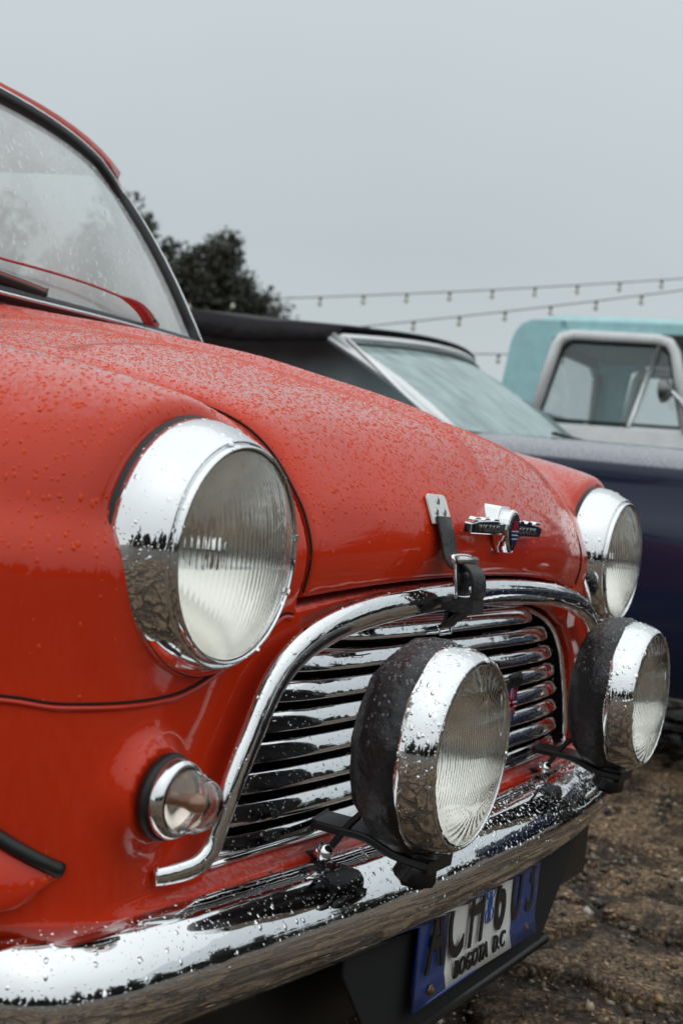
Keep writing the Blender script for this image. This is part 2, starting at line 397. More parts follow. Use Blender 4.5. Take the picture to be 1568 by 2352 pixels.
exec_order = []
# ================================================================== GROUND
def build_ground():
    q = N('wet_soil_ground'); p = q.p
    n1 = q.noise(3, 8); n2 = q.noise(55, 8, rough=.65)
    c = q.ramp(n2, [(.35, (.012, .009, .007)), (.52, (.06, .042, .028)), (.7, (.22, .16, .11))]); q.l(c, p.inputs['Base Color'])
    q.l(q.ramp(n1, [(.4, (.25,)*3), (.6, (.6,)*3)]), p.inputs['Roughness']); q.bump(n2, .9, .02)
    far = 320; g = 140
    # dense near patch inside a large sheet, one mesh
    xs = np.concatenate([[-far, -60, -15], np.linspace(-4, 5, g), [15, 60, far]]); ys = np.concatenate([[-far, -60, -15], np.linspace(-4, 4, g), [15, 60, far]])
    X, Y = np.meshgrid(xs, ys, indexing='ij'); Z = -.016+RNG.normal(size=X.shape)*.003
    Z[(abs(X) > 6) | (abs(Y) > 6)] = -.016
    V = np.stack([X, Y, Z], -1).reshape(-1, 3); a = len(xs); b = len(ys); I = (np.arange(a-1)[:, None]*b+np.arange(b-1)[None]).ravel()
    F = np.stack([I, I+b, I+b+1, I+1], 1)
    o = link('ground', npmesh('ground', V, F), q.m, None, True, kind='structure')
    # paving stones: irregular cells of worn concrete
    q = N('worn_paving_stone'); p = q.p
    n2 = q.noise(90, 10, rough=.75); n3 = q.noise(5.5, 7, rough=.65)
    v = q.n('ShaderNodeTexVoronoi'); v.inputs['Scale'].default_value = 110; q.l(q.coord(), v.inputs['Vector'])
    c1 = q.ramp(n2, [(.38, (.035, .022, .014)), (.47, (.20, .145, .10)), (.57, (.40, .32, .24)), (.72, (.60, .52, .43))])
    c2 = q.ramp(n3, [(.42, (.28, .24, .21)), (.54, (1.35, 1.22, 1.05))])
    mx = q.n('ShaderNodeMix', data_type='RGBA', blend_type='MULTIPLY'); mx.inputs[0].default_value = .9; q.l(c1, mx.inputs[6]); q.l(c2, mx.inputs[7]); v2 = q.n('ShaderNodeTexVoronoi'); v2.inputs['Scale'].default_value = 210; q.l(q.coord(), v2.inputs['Vector']); s2 = q.n('ShaderNodeSeparateColor'); q.l(v2.outputs['Color'], s2.inputs[0])
    fl = q.ramp(s2.outputs[0], [(.0, (.45, .42, .40)), (.5, (.95, .95, .95)), (.86, (1.3, 1.2, 1.05)), (.95, (2.2, 2.1, 1.9))])
    mx3 = q.n('ShaderNodeMix', data_type='RGBA', blend_type='MULTIPLY'); mx3.inputs[0].default_value = 1; q.l(mx.outputs[2], mx3.inputs[6]); q.l(fl, mx3.inputs[7]); q.l(mx3.outputs[2], p.inputs['Base Color'])
    p.inputs['Roughness'].default_value = .34
    b1 = q.bump(n2, 1., .022, None); b2 = q.bump(v.outputs['Distance'], .6, .006, None, prev=b1); q.bump(n3, .8, .03, 'Normal', prev=b2)
    ms = q.m
    pts = []; s = .30
    for i in range(-11, 15):
        for j in range(-11, 11):
            pts.append((i*s+random.uniform(-.13, .13)+.15*(j % 2), j*s+random.uniform(-.13, .13)))
    pts.sort(key=lambda c_: math.hypot(c_[0]-.3, c_[1]+.2))
    P = np.array(pts); cells = []
    for i, (cx, cy) in enumerate(pts):
        poly = [(cx-.4, cy-.4), (cx+.4, cy-.4), (cx+.4, cy+.4), (cx-.4, cy+.4)]
        d = np.hypot(P[:, 0]-cx, P[:, 1]-cy)
        for j in np.argsort(d)[1:14]:
            mx_, my_ = (P[j]+[cx, cy])/2; nx, ny = (P[j]-[cx, cy])/d[j]; off = -random.uniform(.004, .045)
            new = []
            for k in range(len(poly)):
                a = poly[k]; b = poly[(k+1) % len(poly)]
                da = (a[0]-mx_)*nx+(a[1]-my_)*ny-off; db = (b[0]-mx_)*nx+(b[1]-my_)*ny-off
                if da < 0: new.append(a)
                if (da < 0) != (db < 0): t = da/(da-db); new.append((a[0]+(b[0]-a[0])*t, a[1]+(b[1]-a[1])*t))
            poly = new
            if len(poly) < 3: break
        if len(poly) >= 3: cells.append(poly)
    restV, restF = [], []
    for ci, poly in enumerate(cells):
        # resample outline, roughen
        out_ = []
        for k in range(len(poly)):
            a = np.array(poly[k]); b = np.array(poly[(k+1) % len(poly)]); L_ = np.hypot(*(b-a)); m_ = max(1, int(L_/.032))
            for t in range(m_): out_.append(a+(b-a)*t/m_)
        out_ = np.array(out_); c = out_.mean(0); n = len(out_)
        out_ = c+(out_-c)*(1+RNG.normal(size=(n, 1))*.075)
        top = RNG.uniform(-.006, .010); tilt = RNG.normal(size=2)*.03
        hz = lambda p_: top+(p_-c)@tilt
        v = [(*p_, -.03) for p_ in out_]+[(*(c+(p_-c)*.97), hz(p_)-.006+RNG.normal()*.002) for p_ in out_]+[(*(c+(p_-c)*.86), hz(p_)+RNG.normal()*.0022) for p_ in out_]+[(*(c+(p_-c)*.62), hz(p_)+RNG.normal()*.0025) for p_ in out_]+[(*(c+(p_-c)*.32), hz(p_)+.001+RNG.normal()*.0025) for p_ in out_]+[(*c, hz(c)+RNG.normal()*.003)]
        f = []
        for r in range(4): f += [(r*n+k, r*n+(k+1) % n, (r+1)*n+(k+1) % n, (r+1)*n+k) for k in range(n)]
        f += [(4*n+k, 4*n+(k+1) % n, 5*n) for k in range(n)]
        if ci < 290: mk('paving_stone', v, f, ms, o, ci % 3 > 0)
        else:
            bse = len(restV); restV += v; restF += [tuple(x+bse for x in fc) for fc in f]
    mk('paving_stone', restV, restF, ms, o, True, kind='stuff')
    # gravel
    q = N('gravel_grit'); inf = q.n('ShaderNodeNewGeometry')
    q.l(q.ramp(inf.outputs['Random Per Island'], [(0, (.035, .028, .022)), (.5, (.10, .075, .05)), (.8, (.24, .20, .155)), (.93, (.42, .27, .12)), (1, (.55, .52, .46))]), q.p.inputs['Base Color']); q.p.inputs['Roughness'].default_value = .3
    n = 27000; rng = RNG
    ico = np.array([(1, 0, 0), (-1, 0, 0), (0, 1, 0), (0, -1, 0), (0, 0, 1), (0, 0, -1)], float)
    tri = np.array([(0, 2, 4), (2, 1, 4), (1, 3, 4), (3, 0, 4), (2, 0, 5), (1, 2, 5), (3, 1, 5), (0, 3, 5)])
    pos = np.stack([rng.uniform(-1.5, 4.2, n), rng.uniform(-2.2, 2.4, n), np.full(n, -.012)], 1)
    near = rng.random(n) < .6; pos[near, 0] = rng.uniform(-.2, 2.2, near.sum()); pos[near, 1] = rng.uniform(-.9, .9, near.sum())
    pos[:, 2] = rng.uniform(-.012, .010, n)
    size = rng.uniform(.0013, .0042, n)*(1+2.2*(rng.random(n) < .08))
    chip = rng.random(n) < .10; size[chip] = rng.uniform(.006, .013, chip.sum()); pos[chip, 2] = rng.uniform(-.006, .004, chip.sum())
    X = ico[None]*size[:, None, None]*rng.uniform(.5, 1.3, (n, 6, 3)); X[chip, :, 2] *= .45; ang = rng.uniform(0, 6.3, n); c, s_ = np.cos(ang)[:, None], np.sin(ang)[:, None]
    X = np.stack([X[..., 0]*c-X[..., 1]*s_, X[..., 0]*s_+X[..., 1]*c, X[..., 2]*.8], -1)+pos[:, None]
    T = (tri[None]+(np.arange(n)*6)[:, None, None]).reshape(-1, 3)
    meta(link('gravel', npmesh('gravel', X.reshape(-1, 3), T), q.m, None, False), 'loose wet grit and pebbles lying between the worn stones', 'gravel', kind='stuff')
build_ground()

# ================================================================== RED CAR
car = empty('parked_car', (0, 0, 0), 'small red classic car with round chrome headlights, wet with rain, nearest the camera', 'car')
PR = np.array([(.010, .55), (.000, .60), (-.010, .622), (-.015, .645), (-.0135, .668), (-.008, .69), (.001, .707), (.012, .724), (.026, .742), (.043, .760), (.066, .777), (.105, .793), (.165, .809), (.235, .824), (.33, .844), (.425, .858), (.51, .870), (.643, .885), (.76, .898), (.9, .903), (1.1, .905)])
PR = smoothpath(PR, 6)
PA = np.arctan2(PR[:, 1]-.45, .5-PR[:, 0]); PRr = np.hypot(PR[:, 1]-.45, .5-PR[:, 0])
o_ = np.argsort(PA); PA = PA[o_]; PRr = PRr[o_]
ga = np.linspace(PA[0], PA[-1], 700); gr = np.interp(ga, PA, PRr)
kk = np.exp(-np.linspace(-2, 2, 31)**2); kk /= kk.sum(); gr2 = np.convolve(np.pad(gr, 15, 'edge'), kk, 'valid')
def zl(X): return .622-.022*np.minimum(X/.37, 1.15)**2
def f_main(X, y, z):
    q2 = np.minimum(X/.37, 1.9)**2
    z = z+.011*np.exp(-((X-xs(y)-.008)/.020)**2)*np.clip((z-.64)/.06, 0, 1)
    s = .033*q2; d = (.010+.045*np.clip(y-.03, 0, .5))*q2
    yy = y-s; zz = z+d
    # raised spine along the bonnet centre
    rid = .0085*np.clip(1-np.abs(X)/.045, 0, 1); rid = rid*rid*(3-2*rid/.0085)/.0085 if False else .010*(1-np.clip(X/.036, 0, 1)**2*(3-2*np.clip(X/.036, 0, 1)))
    rid = rid*np.clip((y-.0)/.09, 0, 1)
    a = np.arctan2(zz-.45, .5-yy); r = np.hypot(zz-.45, .5-yy)
    m = (r-np.interp(a, ga, gr2)-rid)*.93
    m = np.where((a > ga[-1]), zz-.905, m)
    m = np.where(yy > 1.05, np.maximum(m, zz-.905), m)
    return m
CY = np.array([-.2, .02, .045, .06, .08, .11, .15, .2, .3, .45, .7, 1.1])
XO = np.array([.622, .626, .634, .650, .668, .684, .693, .697, .699, .70, .70, .70])   # outermost
XI = np.array([.415, .415, .412, .405, .400, .395, .395, .395, .40, .41, .44, .47])
ZT = np.array([.742, .747, .754, .760, .766, .7725, .780, .788, .801, .818, .85, .885])
CY2 = np.linspace(-.2, 1.1, 400)
def dense(T):
    v = np.interp(CY2, CY, T); k = np.exp(-np.linspace(-2, 2, 9)**2); k /= k.sum(); return np.convolve(np.pad(v, 4, 'edge'), k, 'valid')
XO2, XI2, ZT2 = dense(XO), dense(XI), dense(ZT)
def f_wing(X, y, z):
    xo = np.interp(y, CY2, XO2); xi = np.interp(y, CY2, XI2); zt = np.interp(y, CY2, ZT2)
    ax = (xo-xi)/2; xc = (xo+xi)/2; zc = .635-.1*np.clip(y-.05, 0, .6); az = zt-zc
    az = np.where(z > zc, az, np.minimum(az, .13))
    pw = 2+.25*np.clip((y-.05)/.15, 0, 1)
    dx = np.abs(X-xc)/ax; dz = np.abs(z-zc)/az
    r = (dx**pw+dz**pw+1e-9)**(1/pw)
    w_ = (r-1)*np.minimum(ax, az)*.9
    # inward side keeps filled to the inner body
    return smax(w_, .052-y, .012)
def f_lower(X, y, z):
    side = .697-.16*np.clip(.56-z, 0, .4)**1.3-.3*np.clip(y-.5, 0, 1)*0
    rr = .10
    qx = X-(side-rr); qy = (.030+rr+.25*np.clip(.33-z, 0, .2))-y
    pl = np.hypot(np.maximum(qx, 0), np.maximum(qy, 0))+np.minimum(np.maximum(qx, qy), 0)-rr
    top = z-(.64+.1*np.clip((y-.1)/.2, 0, 1))
    f = smax(pl, top, .03)
    return smax(f, .20-z, .02)
def f_ledge(X, y, z):
    qx = X-.575; qy = .045-y+.25*np.clip(X-.3, 0, 1)**2*.6
    pl = np.hypot(np.maximum(qx, 0), np.maximum(qy, 0))+np.minimum(np.maximum(qx, qy), 0)-.035
    return smax(smax(pl, z-.366, .012), .27-z, .02)
def f_ind(X, y, z):   # raised collar under the indicator
    r = np.hypot(X-.572, z-.456); return np.maximum(r-.037-.35*np.clip(y-.016, 0, .04), .016-y)
GP = np.array([(0, .592), (.12, .590), (.22, .584), (.31, .568), (.37, .545), (.41, .512), (.44, .47), (.462, .425), (.474, .385), (.474, .372), (0, .372)])
def poly_sdf(px, pz, P):
    d = np.full(px.shape, 1e9); s = np.ones(px.shape); n = len(P)
    for i in range(n):
        a = P[i]; b = P[(i+1) % n]; e0, e1 = b-a; w0, w1 = px-a[0], pz-a[1]
        if i == n-1: t = None
        h = np.clip((w0*e0+w1*e1)/(e0*e0+e1*e1), 0, 1)
        if not (a[0] == 0 and b[0] == 0): d = np.minimum(d, (w0-e0*h)**2+(w1-e1*h)**2)
        c1 = pz >= a[1]; c2 = pz < b[1]; c3 = e0*w1 > e1*w0
        fl = (c1 & c2 & c3) | (~c1 & ~c2 & ~c3); s = np.where(fl, -s, s)
    return s*np.sqrt(d)
def f_union(X, y, z):
    m = f_main(X, y, z)
    m = smax(m, z-2, .01)
    wg = f_wing(X, y, z); lo = f_lower(X, y, z)
    cut = np.minimum(zl(X)-.006-z, .378-X) # >0 inside removed region
    m = smax(m, X-.62, .05); m = smax(m, cut, .006)
    m = smax(m, .50-z, .02)
    u = smin(m, wg, .009); u = smin(u, lo, .035)
    u = smin(u, f_ledge(X, y, z), .010)
    return smin(u, f_ind(X, y, z), .016)
def xs(y): return .373+.27*np.clip(y-.06, 0, 2)**1.15
def f_bonreg(X, y, z): return np.maximum(np.maximum(X-xs(y), zl(X)-z), y-.757-.03*X)
def f_body(X, y, z):
    X = np.abs(X)
    u = f_union(X, y, z)
    pocket = np.maximum(f_bonreg(X, y, z)-.0068, -(u+.028))
    pocket = np.maximum(pocket, (zl(X)-.03)-z)
    u = smax(u, -pocket, .005)
    g = np.maximum(poly_sdf(X, z, GP), y-.105)
    u = smax(u, -g, .006)
    lampcav = np.maximum(np.hypot(X-.52, z-.64)-.088, y-.16); u = smax(u, -lampcav, .004)
    arch = np.maximum(np.hypot(y-.40, z-.27)-.300, .46-X); u = smax(u, -arch, .008)
    inner = np.maximum(np.maximum(X-.60, .35-y), z-.70)   # hollow from below
    u = np.maximum(u, -np.maximum(inner, z-.60))
    return np.maximum(u, y-1.02)
def f_bonnet(X, y, z):
    X = np.abs(X); u = f_union(X, y, z)
    return smax(smax(u, f_bonreg(X, y, z), .008), -(u+.022), .002)
V, Q, Nn = mesh_sdf(f_body, (-.012, -.055, .185), (.74, 1.04, .93), .0057)
k_ = (V[Q][:, :, 0] > -.006).all(1); Q = Q[k_]
c = V[Q].mean(1)
def zseam(P):  # wing to front panel seam height
    X = np.abs(P[:, 0]); return .527+.06*np.clip((.56-X)/.16, 0, 1)**1.6
front = (c[:, 2] < zseam(c)) & (c[:, 1] < .30)
front |= (c[:, 0] < .384) & (c[:, 1] < .12)
for sgn in (1, -1):
    S3 = np.array([sgn, 1, 1]); q2 = Q if sgn == 1 else Q[:, ::-1]
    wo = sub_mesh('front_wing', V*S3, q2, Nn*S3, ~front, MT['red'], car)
    cnt = 26000 if sgn == -1 else 5000
    scatter_drops((V*S3), q2[~front], cnt, .0004, .0021, MT['drop'], wo, lambda P, n: np.clip(n[:, 2]*1.1+.10, .012, 1)*(P[:, 1] < (.48 if sgn < 0 else .8))*(P[:, 2] > .5)*(P[:, 1] > .03), run=.4)
VF, QF, NF = half_to_full(V, Q[front], Nn)
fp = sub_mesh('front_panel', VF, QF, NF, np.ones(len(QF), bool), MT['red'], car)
fp.data.materials.append(MT['matte'])
_c = VF[QF].mean(1); _d = poly_sdf(np.abs(_c[:, 0]), _c[:, 2], GP); _w = (np.abs(_d) < .014) & (_c[:, 1] > .046) & (_c[:, 1] < .125)
fp.data.polygons.foreach_set('material_index', _w.astype(np.int32))
scatter_drops(VF, QF, 500, .0007, .0028, MT['drop'], fp, lambda P, n: np.clip(n[:, 2]*.5+.2, .05, 1)*(P[:, 1] < .12)*(n[:, 1] < .3), run=1.2)
V, Q, Nn = mesh_sdf(f_bonnet, (-.012, -.055, .56), (.62, .81, .93), .0050)
Q = Q[(V[Q][:, :, 0] > -.006).all(1)]
VF, QF, NF = half_to_full(V, Q, Nn)
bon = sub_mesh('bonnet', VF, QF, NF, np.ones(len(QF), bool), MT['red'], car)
scatter_drops(VF, QF, 60000, .0005, .0020, MT['drop'], bon, lambda P, n: np.clip(n[:, 2]*1.15-.05, .012, 1)*(f_union(np.abs(P[:, 0]), P[:, 1], P[:, 2]) > -.004)*(P[:, 0] < .5-.55*P[:, 1]), run=.3)

def on_body(x, y=None, z=None, off=0.):
    """point on the painted surface: march along the missing coordinate from outside"""
    if y is None:
        t = np.linspace(-.1, .4, 2500); v = f_union(np.full_like(t, abs(x)), t, np.full_like(t, z)); i = np.argmax(v < 0); return Vector((x, t[i]-off, z))
    t = np.linspace(1.0, .2, 4000); v = f_union(np.full_like(t, abs(x)), np.full_like(t, y), t); i = np.argmax(v < 0); return Vector((x, y, t[i]+off))
def side_body(y, z, sgn=-1, off=0.):
    t = np.linspace(.8, .3, 3000); v = f_union(t, np.full_like(t, y), np.full_like(t, z)); i = np.argmax(v < 0); return Vector((sgn*(t[i]+off), y, z))

# added dark strip standing in for the shade in the bonnet shut gap
for sgn in (-1, 1):
    pts = [on_body(sgn*.3765, None, z, -.0005) for z in (.606, .62, .635, .65, .665, .68, .695)]
    pts += [on_body(sgn*(xs(np.array(y))+.0036), float(y), None, -.0008) for y in (.052, .065, .08, .10, .13, .17, .22, .28, .35, .43, .52, .62, .72)]
    tube('bonnet_gap_shade', [Vector((float(p[0]), float(p[1]), float(p[2]))) for p in pts], .0012, MT['matte'], bon, n=6, smooth=4)
# seam between wing and front panel
for sgn in (-1, 1):
    pts = [side_body(y, .527+.004*math.sin(y*9), sgn, 0.0005) for y in (.16, .13, .10, .085, .07)]
    pts += [on_body(sgn*x, None, float(zseam(np.array([[x, 0, 0]]))[0]), .0004) for x in (.66, .64, .62, .60, .57, .54, .51, .48, .45, .42, .40, .385)]
    P = smoothpath(pts, 5)
    tube('panel_seam', [Vector(p) for p in P], .0011, MT['matte'], car, n=6, smooth=0)
    tube('seam_bead', [Vector(p)+Vector((0, 0, -.0035)) for p in P], .0022, MT['plainred'], car, n=6, smooth=0)

# ---------- headlights
def fluted_lens(name, c, R, bulge, thick, parent, flute=.0012, pitch=.0055, spot=False, m=None, tilt=0):
    n = 150; nr = 56; v = []; f = []
    rr = np.linspace(0, 1, nr+1)[1:]; aa = np.linspace(0, 2*PI, n, endpoint=False)
    for side in (0, 1):
        base = len(v)
        def pt(r, a):
            x = R*r*math.cos(a); z = R*r*math.sin(a); dome = bulge*(1-r*r)
            y = -dome
            if side == 1:
                fl = flute*abs(math.sin(PI*x/pitch))*min(1, (1-r)*9)
                if spot: fl += .0006*abs(math.sin(PI*z/.028))
                elif z < -.1*R: fl *= .45
                y = -dome+thick+fl
            return (c[0]+x, c[1]+y, c[2]+z)
        v.append(pt(0, 0))
        for r in rr:
            for a in aa: v.append(pt(r, a))
        for i in range(n): f.append((base, base+1+i, base+1+(i+1) % n))
        for k in range(nr-1):
            for i in range(n): f.append((base+1+k*n+i, base+1+(k+1)*n+i, base+1+(k+1)*n+(i+1) % n, base+1+k*n+(i+1) % n))
    h = len(v)//2; s0 = 1+(nr-1)*n
    for i in range(n): f.append((s0+i, h+s0+i, h+s0+(i+1) % n, s0+(i+1) % n))
    o = mk(name, v, f, m or MT['lens'], parent); bm = bmesh.new(); bm.from_mesh(o.data); bmesh.ops.recalc_face_normals(bm, faces=bm.faces); bm.to_mesh(o.data); bm.free(); return o
def headlight(sx):
    c = (sx, 0, .64)
    prof = [(.018, -.075), (.030, -.068), (.045, -.056), (.058, -.040), (.068, -.026), (.077, -.010), (.0818, -.004)]
    h = latheo('headlight', prof, c, MT['reflector'], car)
    rim = latheo('rim', [(.1000, -.056), (.1040, -.051), (.1045, -.043), (.1030, -.033), (.0995, -.022), (.0945, -.013), (.0905, -.005), (.0885, -.003), (.0872, -.006), (.0868, -.003), (.0860, .001), (.0845, .0025), (.0830, .001), (.0822, -.003), (.0822, -.006)], c, MT['chromewet'], h, seg=96)
    drops_on(rim, 230, .0006, .0030, MT['cdrop'], h, lambda P, n: np.clip(n[:, 2]+.35, 0, 1)*(n[:, 1] < .3), flat=.22)
    latheo('gasket', [(.100, -.060), (.1060, -.060), (.1066, -.054), (.1054, -.049), (.1040, -.048)], c, MT['rubber'], h, seg=96)
    ln = fluted_lens('lens', c, .0822, .019, .0028, h)
    latheo('bulb_shield', [(0, -.022), (.012, -.024), (.015, -.032), (.016, -.05)], c, MT['chrome'], h, seg=24)
    latheo('bulb', [(0, -.030), (.008, -.034), (.010, -.045), (.007, -.070), (.018, -.074)], c, MT['steel'], h, seg=20)
    drops_on(ln, 60, .0008, .0022, MT['lens'], h, lambda P, n: (n[:, 1] < -.3)*np.clip((P[:, 2]-.62)*10+.3, .1, 1), flat=.4)
    return h
headlight(-.52); headlight(.52)

# ---------- indicators under the headlights
def indicator(sx):
    k9 = lambda L_: [(r*.90, t*.80) for r, t in L_]
    yb = .014; c = (sx, yb, .456)
    b = latheo('indicator_lamp', k9([(0, .003), (.0362, .003), (.0372, .009), (.0358, .013), (.031, .013), (.026, .010)]), c, MT['rubber'], car, seg=48)
    latheo('rim', k9([(.0325, .010), (.0345, .015), (.0335, .021), (.0310, .026), (.0275, .027), (.0262, .024)]), c, MT['chrome'], b, seg=48)
    g = N('clear_ribbed_plastic'); 
    prof = [(.0262, .020), (.0264, .034), (.0248, .0345), (.0245, .044), (.0226, .0445), (.0214, .051), (.0180, .0575), (.0120, .0620), (.006, .0640), (0, .0645)]
    prof = k9(prof)
    inner = [(max(r-.0022, 0), t-.002) for r, t in prof[::-1]]
    latheo('lens', prof+inner, c, MT['ilens'], b, seg=48, closed=True)
    latheo('reflector', k9([(.0255, .024), (.021, .014), (.010, .012), (0, .012)]), c, MT['reflector'], b, seg=32)
    latheo('bulb', [(0, .040), (.006, .038), (.008, .032), (.006, .024), (.005, .012)], c, MT['bulbamber'], b, seg=20)
MT['ilens'] = glass('clear_ribbed_lens', (.96, .90, .86), .04, 1.45)
MT['bulbamber'] = mat('bulb_glass', (.35, .16, .08), .1, coat=1)
indicator(-.572); indicator(.572)

# ---------- grille with slats, chrome moustache
gr_ = mk('grille_backing', *box((-.47, .098, .36), (.47, .104, .60)), MT['matte'], car, False)
def gwidth(z): # half width of the opening at height z
    P = GP[:-1]; zz = P[:, 1][::-1]; xx = P[:, 0][::-1]
    return float(np.interp(z, zz[1:], xx[1:]))
for i in range(8):
    z = .566-i*.0262
    hw = gwidth(z+.006)-.004
    if z < .40: hw = .462
    n = 60; pts = []
    for k in range(n+1):
        x = -hw+2*hw*k/n; e_ = abs(x)/hw; wv = .0006*math.sin(x*9+i)
        yb_ = .030+.026*max(0, (abs(x)-.30)/.17)**2*0+.022*e_**8
        pts.append((x, yb_+.010*(x/.45)**2, z+wv))
    sect = [(.0040, -.0098), (.0080, -.0094), (.0086, -.0080), (.0080, -.0050), (.0064, .0000), (.0042, .0050), (.0010, .0088), (-.0040, .0106), (-.0100, .0110), (-.0100, .0100), (-.0040, .0094), (.0010, .0070), (.0045, .0000), (.0062, -.0080)]
    sect = [(a, b) for a, b in sect]
    v, f = sweep(pts, sect, (0, 0, 1)); o = mk('grille_slat', v, f, MT['chromewet'], car); fixn(o)
    if i > 0: o.data.materials[0] = MT['chromewet']
    drops_on(o, 60, .0006, .0022, MT['cdrop'], o, lambda P, n: (n[:, 1] < .2)*np.clip(n[:, 2]+.4, 0, 1), flat=.35)
tube('grille_frame', [(x, .040, z) for x, z in [(-.455, .376), (-.458, .39), (-.445, .43), (-.422, .475), (-.395, .513), (-.355, .543), (-.30, .562), (-.2, .577), (0, .584), (.2, .577), (.30, .562), (.355, .543), (.395, .513), (.422, .475), (.445, .43), (.458, .39), (.455, .376)]], .0035, MT['chrome'], car, n=8)
tube('grille_frame', [(-.462, .034, .376), (-.2, .026, .374), (0, .024, .374), (.2, .026, .374), (.462, .034, .376)], .0035, MT['chrome'], car, n=8)
mo = [(.552, .026, .386), (.535, .020, .387), (.515, .012, .392), (.500, .010, .404), (.492, .009, .425), (.482, .008, .452), (.462, .007, .490), (.438, .006, .522), (.405, .004, .549), (.360, .001, .567), (.30, -.002, .579), (.22, -.006, .588), (.12, -.009, .594), (.0, -.010, .597)]
mo = [(a, b, c_+(.008 if c_ > .5 else 0)) for a, b, c_ in mo]
P = smoothpath([(-a, b, c_) for a, b, c_ in mo]+[(a, b, c_) for a, b, c_ in mo[::-1][1:]], 8)
scl = [min(.92, .50+.42*min(i, len(P)-1-i)/44)*(1+.10*min(1, max(0, (p[2]-.47)/.09))) for i, p in enumerate(P)]
sect = [(-.0145*math.cos(t), .0095*math.sin(t)) for t in np.linspace(0, 2*PI, 16, endpoint=False)]
v, f = sweep(P, sect, (0, -1, 0), scale=scl); mst = mk('grille_moustache', v, f, MT['chromewet'], car); fixn(mst)
drops_on(mst, 420, .0005, .0019, MT['cdrop'], mst, lambda P, n: np.clip(n[:, 2]+.3, 0, 1), flat=.3)
# ---------- bumper
bx = [(.692, .135), (.702, .095), (.696, .052), (.670, .016), (.622, -.007), (.555, -.021), (.48, -.031), (.40, -.040), (.30, -.051), (.20, -.058), (.10, -.062), (0, -.063)]
bp_ = [(-a, b, .315) for a, b in bx]+[(a, b, .315) for a, b in bx[::-1][1:]]
P = smoothpath(bp_, 6); n = len(P); scl = []
for i in range(n):
    t = min(i, n-1-i)/14; scl.append(min(1, .86+.14*math.sin(min(t, 1)*PI/2)))
sect = [(-.066, .040), (-.057, .047), (-.040, .0475), (-.022, .041), (-.008, .028), (.000, .010), (.0005, -.010), (-.004, -.024), (-.011, -.034), (-.018, -.039), (-.022, -.038), (-.016, -.031), (-.009, -.020), (-.0055, -.008), (-.006, .007), (-.013, .023), (-.024, .035), (-.040, .042), (-.057, .0415), (-.064, .036)]
# side = tangent x up points to -y (forward) when path runs towards +x
v, f = sweep(P, [(a, b) for a, b in sect], (0, 0, 1), scale=scl); bmp = mk('front_bumper', v, f, MT['chromewet'], car); fixn(bmp)
drops_on(bmp, 5200, .0005, .0024, MT['cdrop'], bmp, lambda P, n: np.clip(n[:, 2]+.25, .04, 1)*(P[:, 2] > .285)*np.clip(.35+(P[:, 0]+.3)*1.3, .25, 1.3), flat=.35, power=3.4)
# spare underside drops hanging on the lip
# ---------- spot lamps
def spot(sx):
    c = (sx, -.122, .478)
    sh = latheo('spot_lamp', [(0, -.088), (.030, -.090), (.060, -.089), (.080, -.082), (.0925, -.068), (.0965, -.052), (.0965, -.038), (.0945, -.031), (.088, -.030)], c, MT['vinyl'], car, seg=72)
    for vtx in sh.data.vertices:   # lumpy padded cover
        d = vtx.co-Vector(c); a = math.atan2(d.z, d.x)
        k = 1+.012*math.sin(a*9+sx)+.010*math.sin(a*17)*(d.y > .06); vtx.co.x = c[0]+d.x*k; vtx.co.z = c[2]+d.z*k
    rim = latheo('rim', [(.088, -.032), (.0940, -.034), (.0950, -.031), (.0940, -.024), (.0915, -.014), (.0885, -.006), (.0850, -.0005), (.0830, .001), (.0815, -.0005), (.0808, -.006)], c, MT['chromewet'], sh, seg=96)
    drops_on(rim, 520, .0006, .0028, MT['cdrop'], sh, lambda P, n: np.clip(n[:, 2]+.35, 0, 1)*(n[:, 1] < .5), flat=.24)
    drops_on(sh, 500, .0008, .0022, MT['drkdrop'], sh, lambda P, n: np.clip(n[:, 2], 0, 1))
    ln = fluted_lens('lens', c, .0808, .012, .0028, sh, flute=.0011, pitch=.0038, spot=True)
    latheo('reflector', [(.006, -.066), (.020, -.062), (.040, -.048), (.058, -.031), (.070, -.015), (.0800, -.003)], c, MT['reflector'], sh)
    latheo('bulb', [(0, -.040), (.007, -.043), (.008, -.052), (.006, -.066)], c, MT['steel'], sh, seg=16)
    drops_on(ln, 50, .0008, .0022, MT['lens'], sh, lambda P, n: (n[:, 1] < -.3)*1., flat=.4)
    # stem, saddle and knob of the lamp mount, and the flat bar that carries it
    tube('mounting_stem', [(sx, -.085, .385), (sx, -.080, .372), (sx, -.072, .356)], .017, MT['black'], car, n=12)
    latheo('mounting_nut', [(0, .0), (.016, 0), (.019, .005), (.019, .020), (.014, .026), (0, .026)], (sx, -.080, .352), MT['black'], car, axis=(0, 0, 1), seg=6)
    s_ = 1 if sx > 0 else -1
    o = mk('mounting_bar', *sweep(smoothpath([(sx-.01, .020, .392), (sx-.005, -.005, .390), (sx, -.030, .388), (sx+.004, -.060, .378), (sx+.004, -.100, .374)], 6), [(-.024, -.004), (.024, -.004), (.024, .004), (-.024, .004)], (0, 0, 1)), MT['black'], car, False); bevel(o, .002)
    tube('lamp_cable', [(sx, -.045, .43), (sx-.02, -.02, .40), (sx-.03, .0, .37), (sx-.03, .03, .36)], .0035, MT['rubber'], car, n=8)
    latheo('bolt', [(0, .0), (.009, 0), (.009, .008), (.005, .012), (0, .012)], (sx-.046, -.006, .372), MT['chrome'], car, axis=(-.6, -.6, .5), seg=6)
spot(-.292); spot(.292)

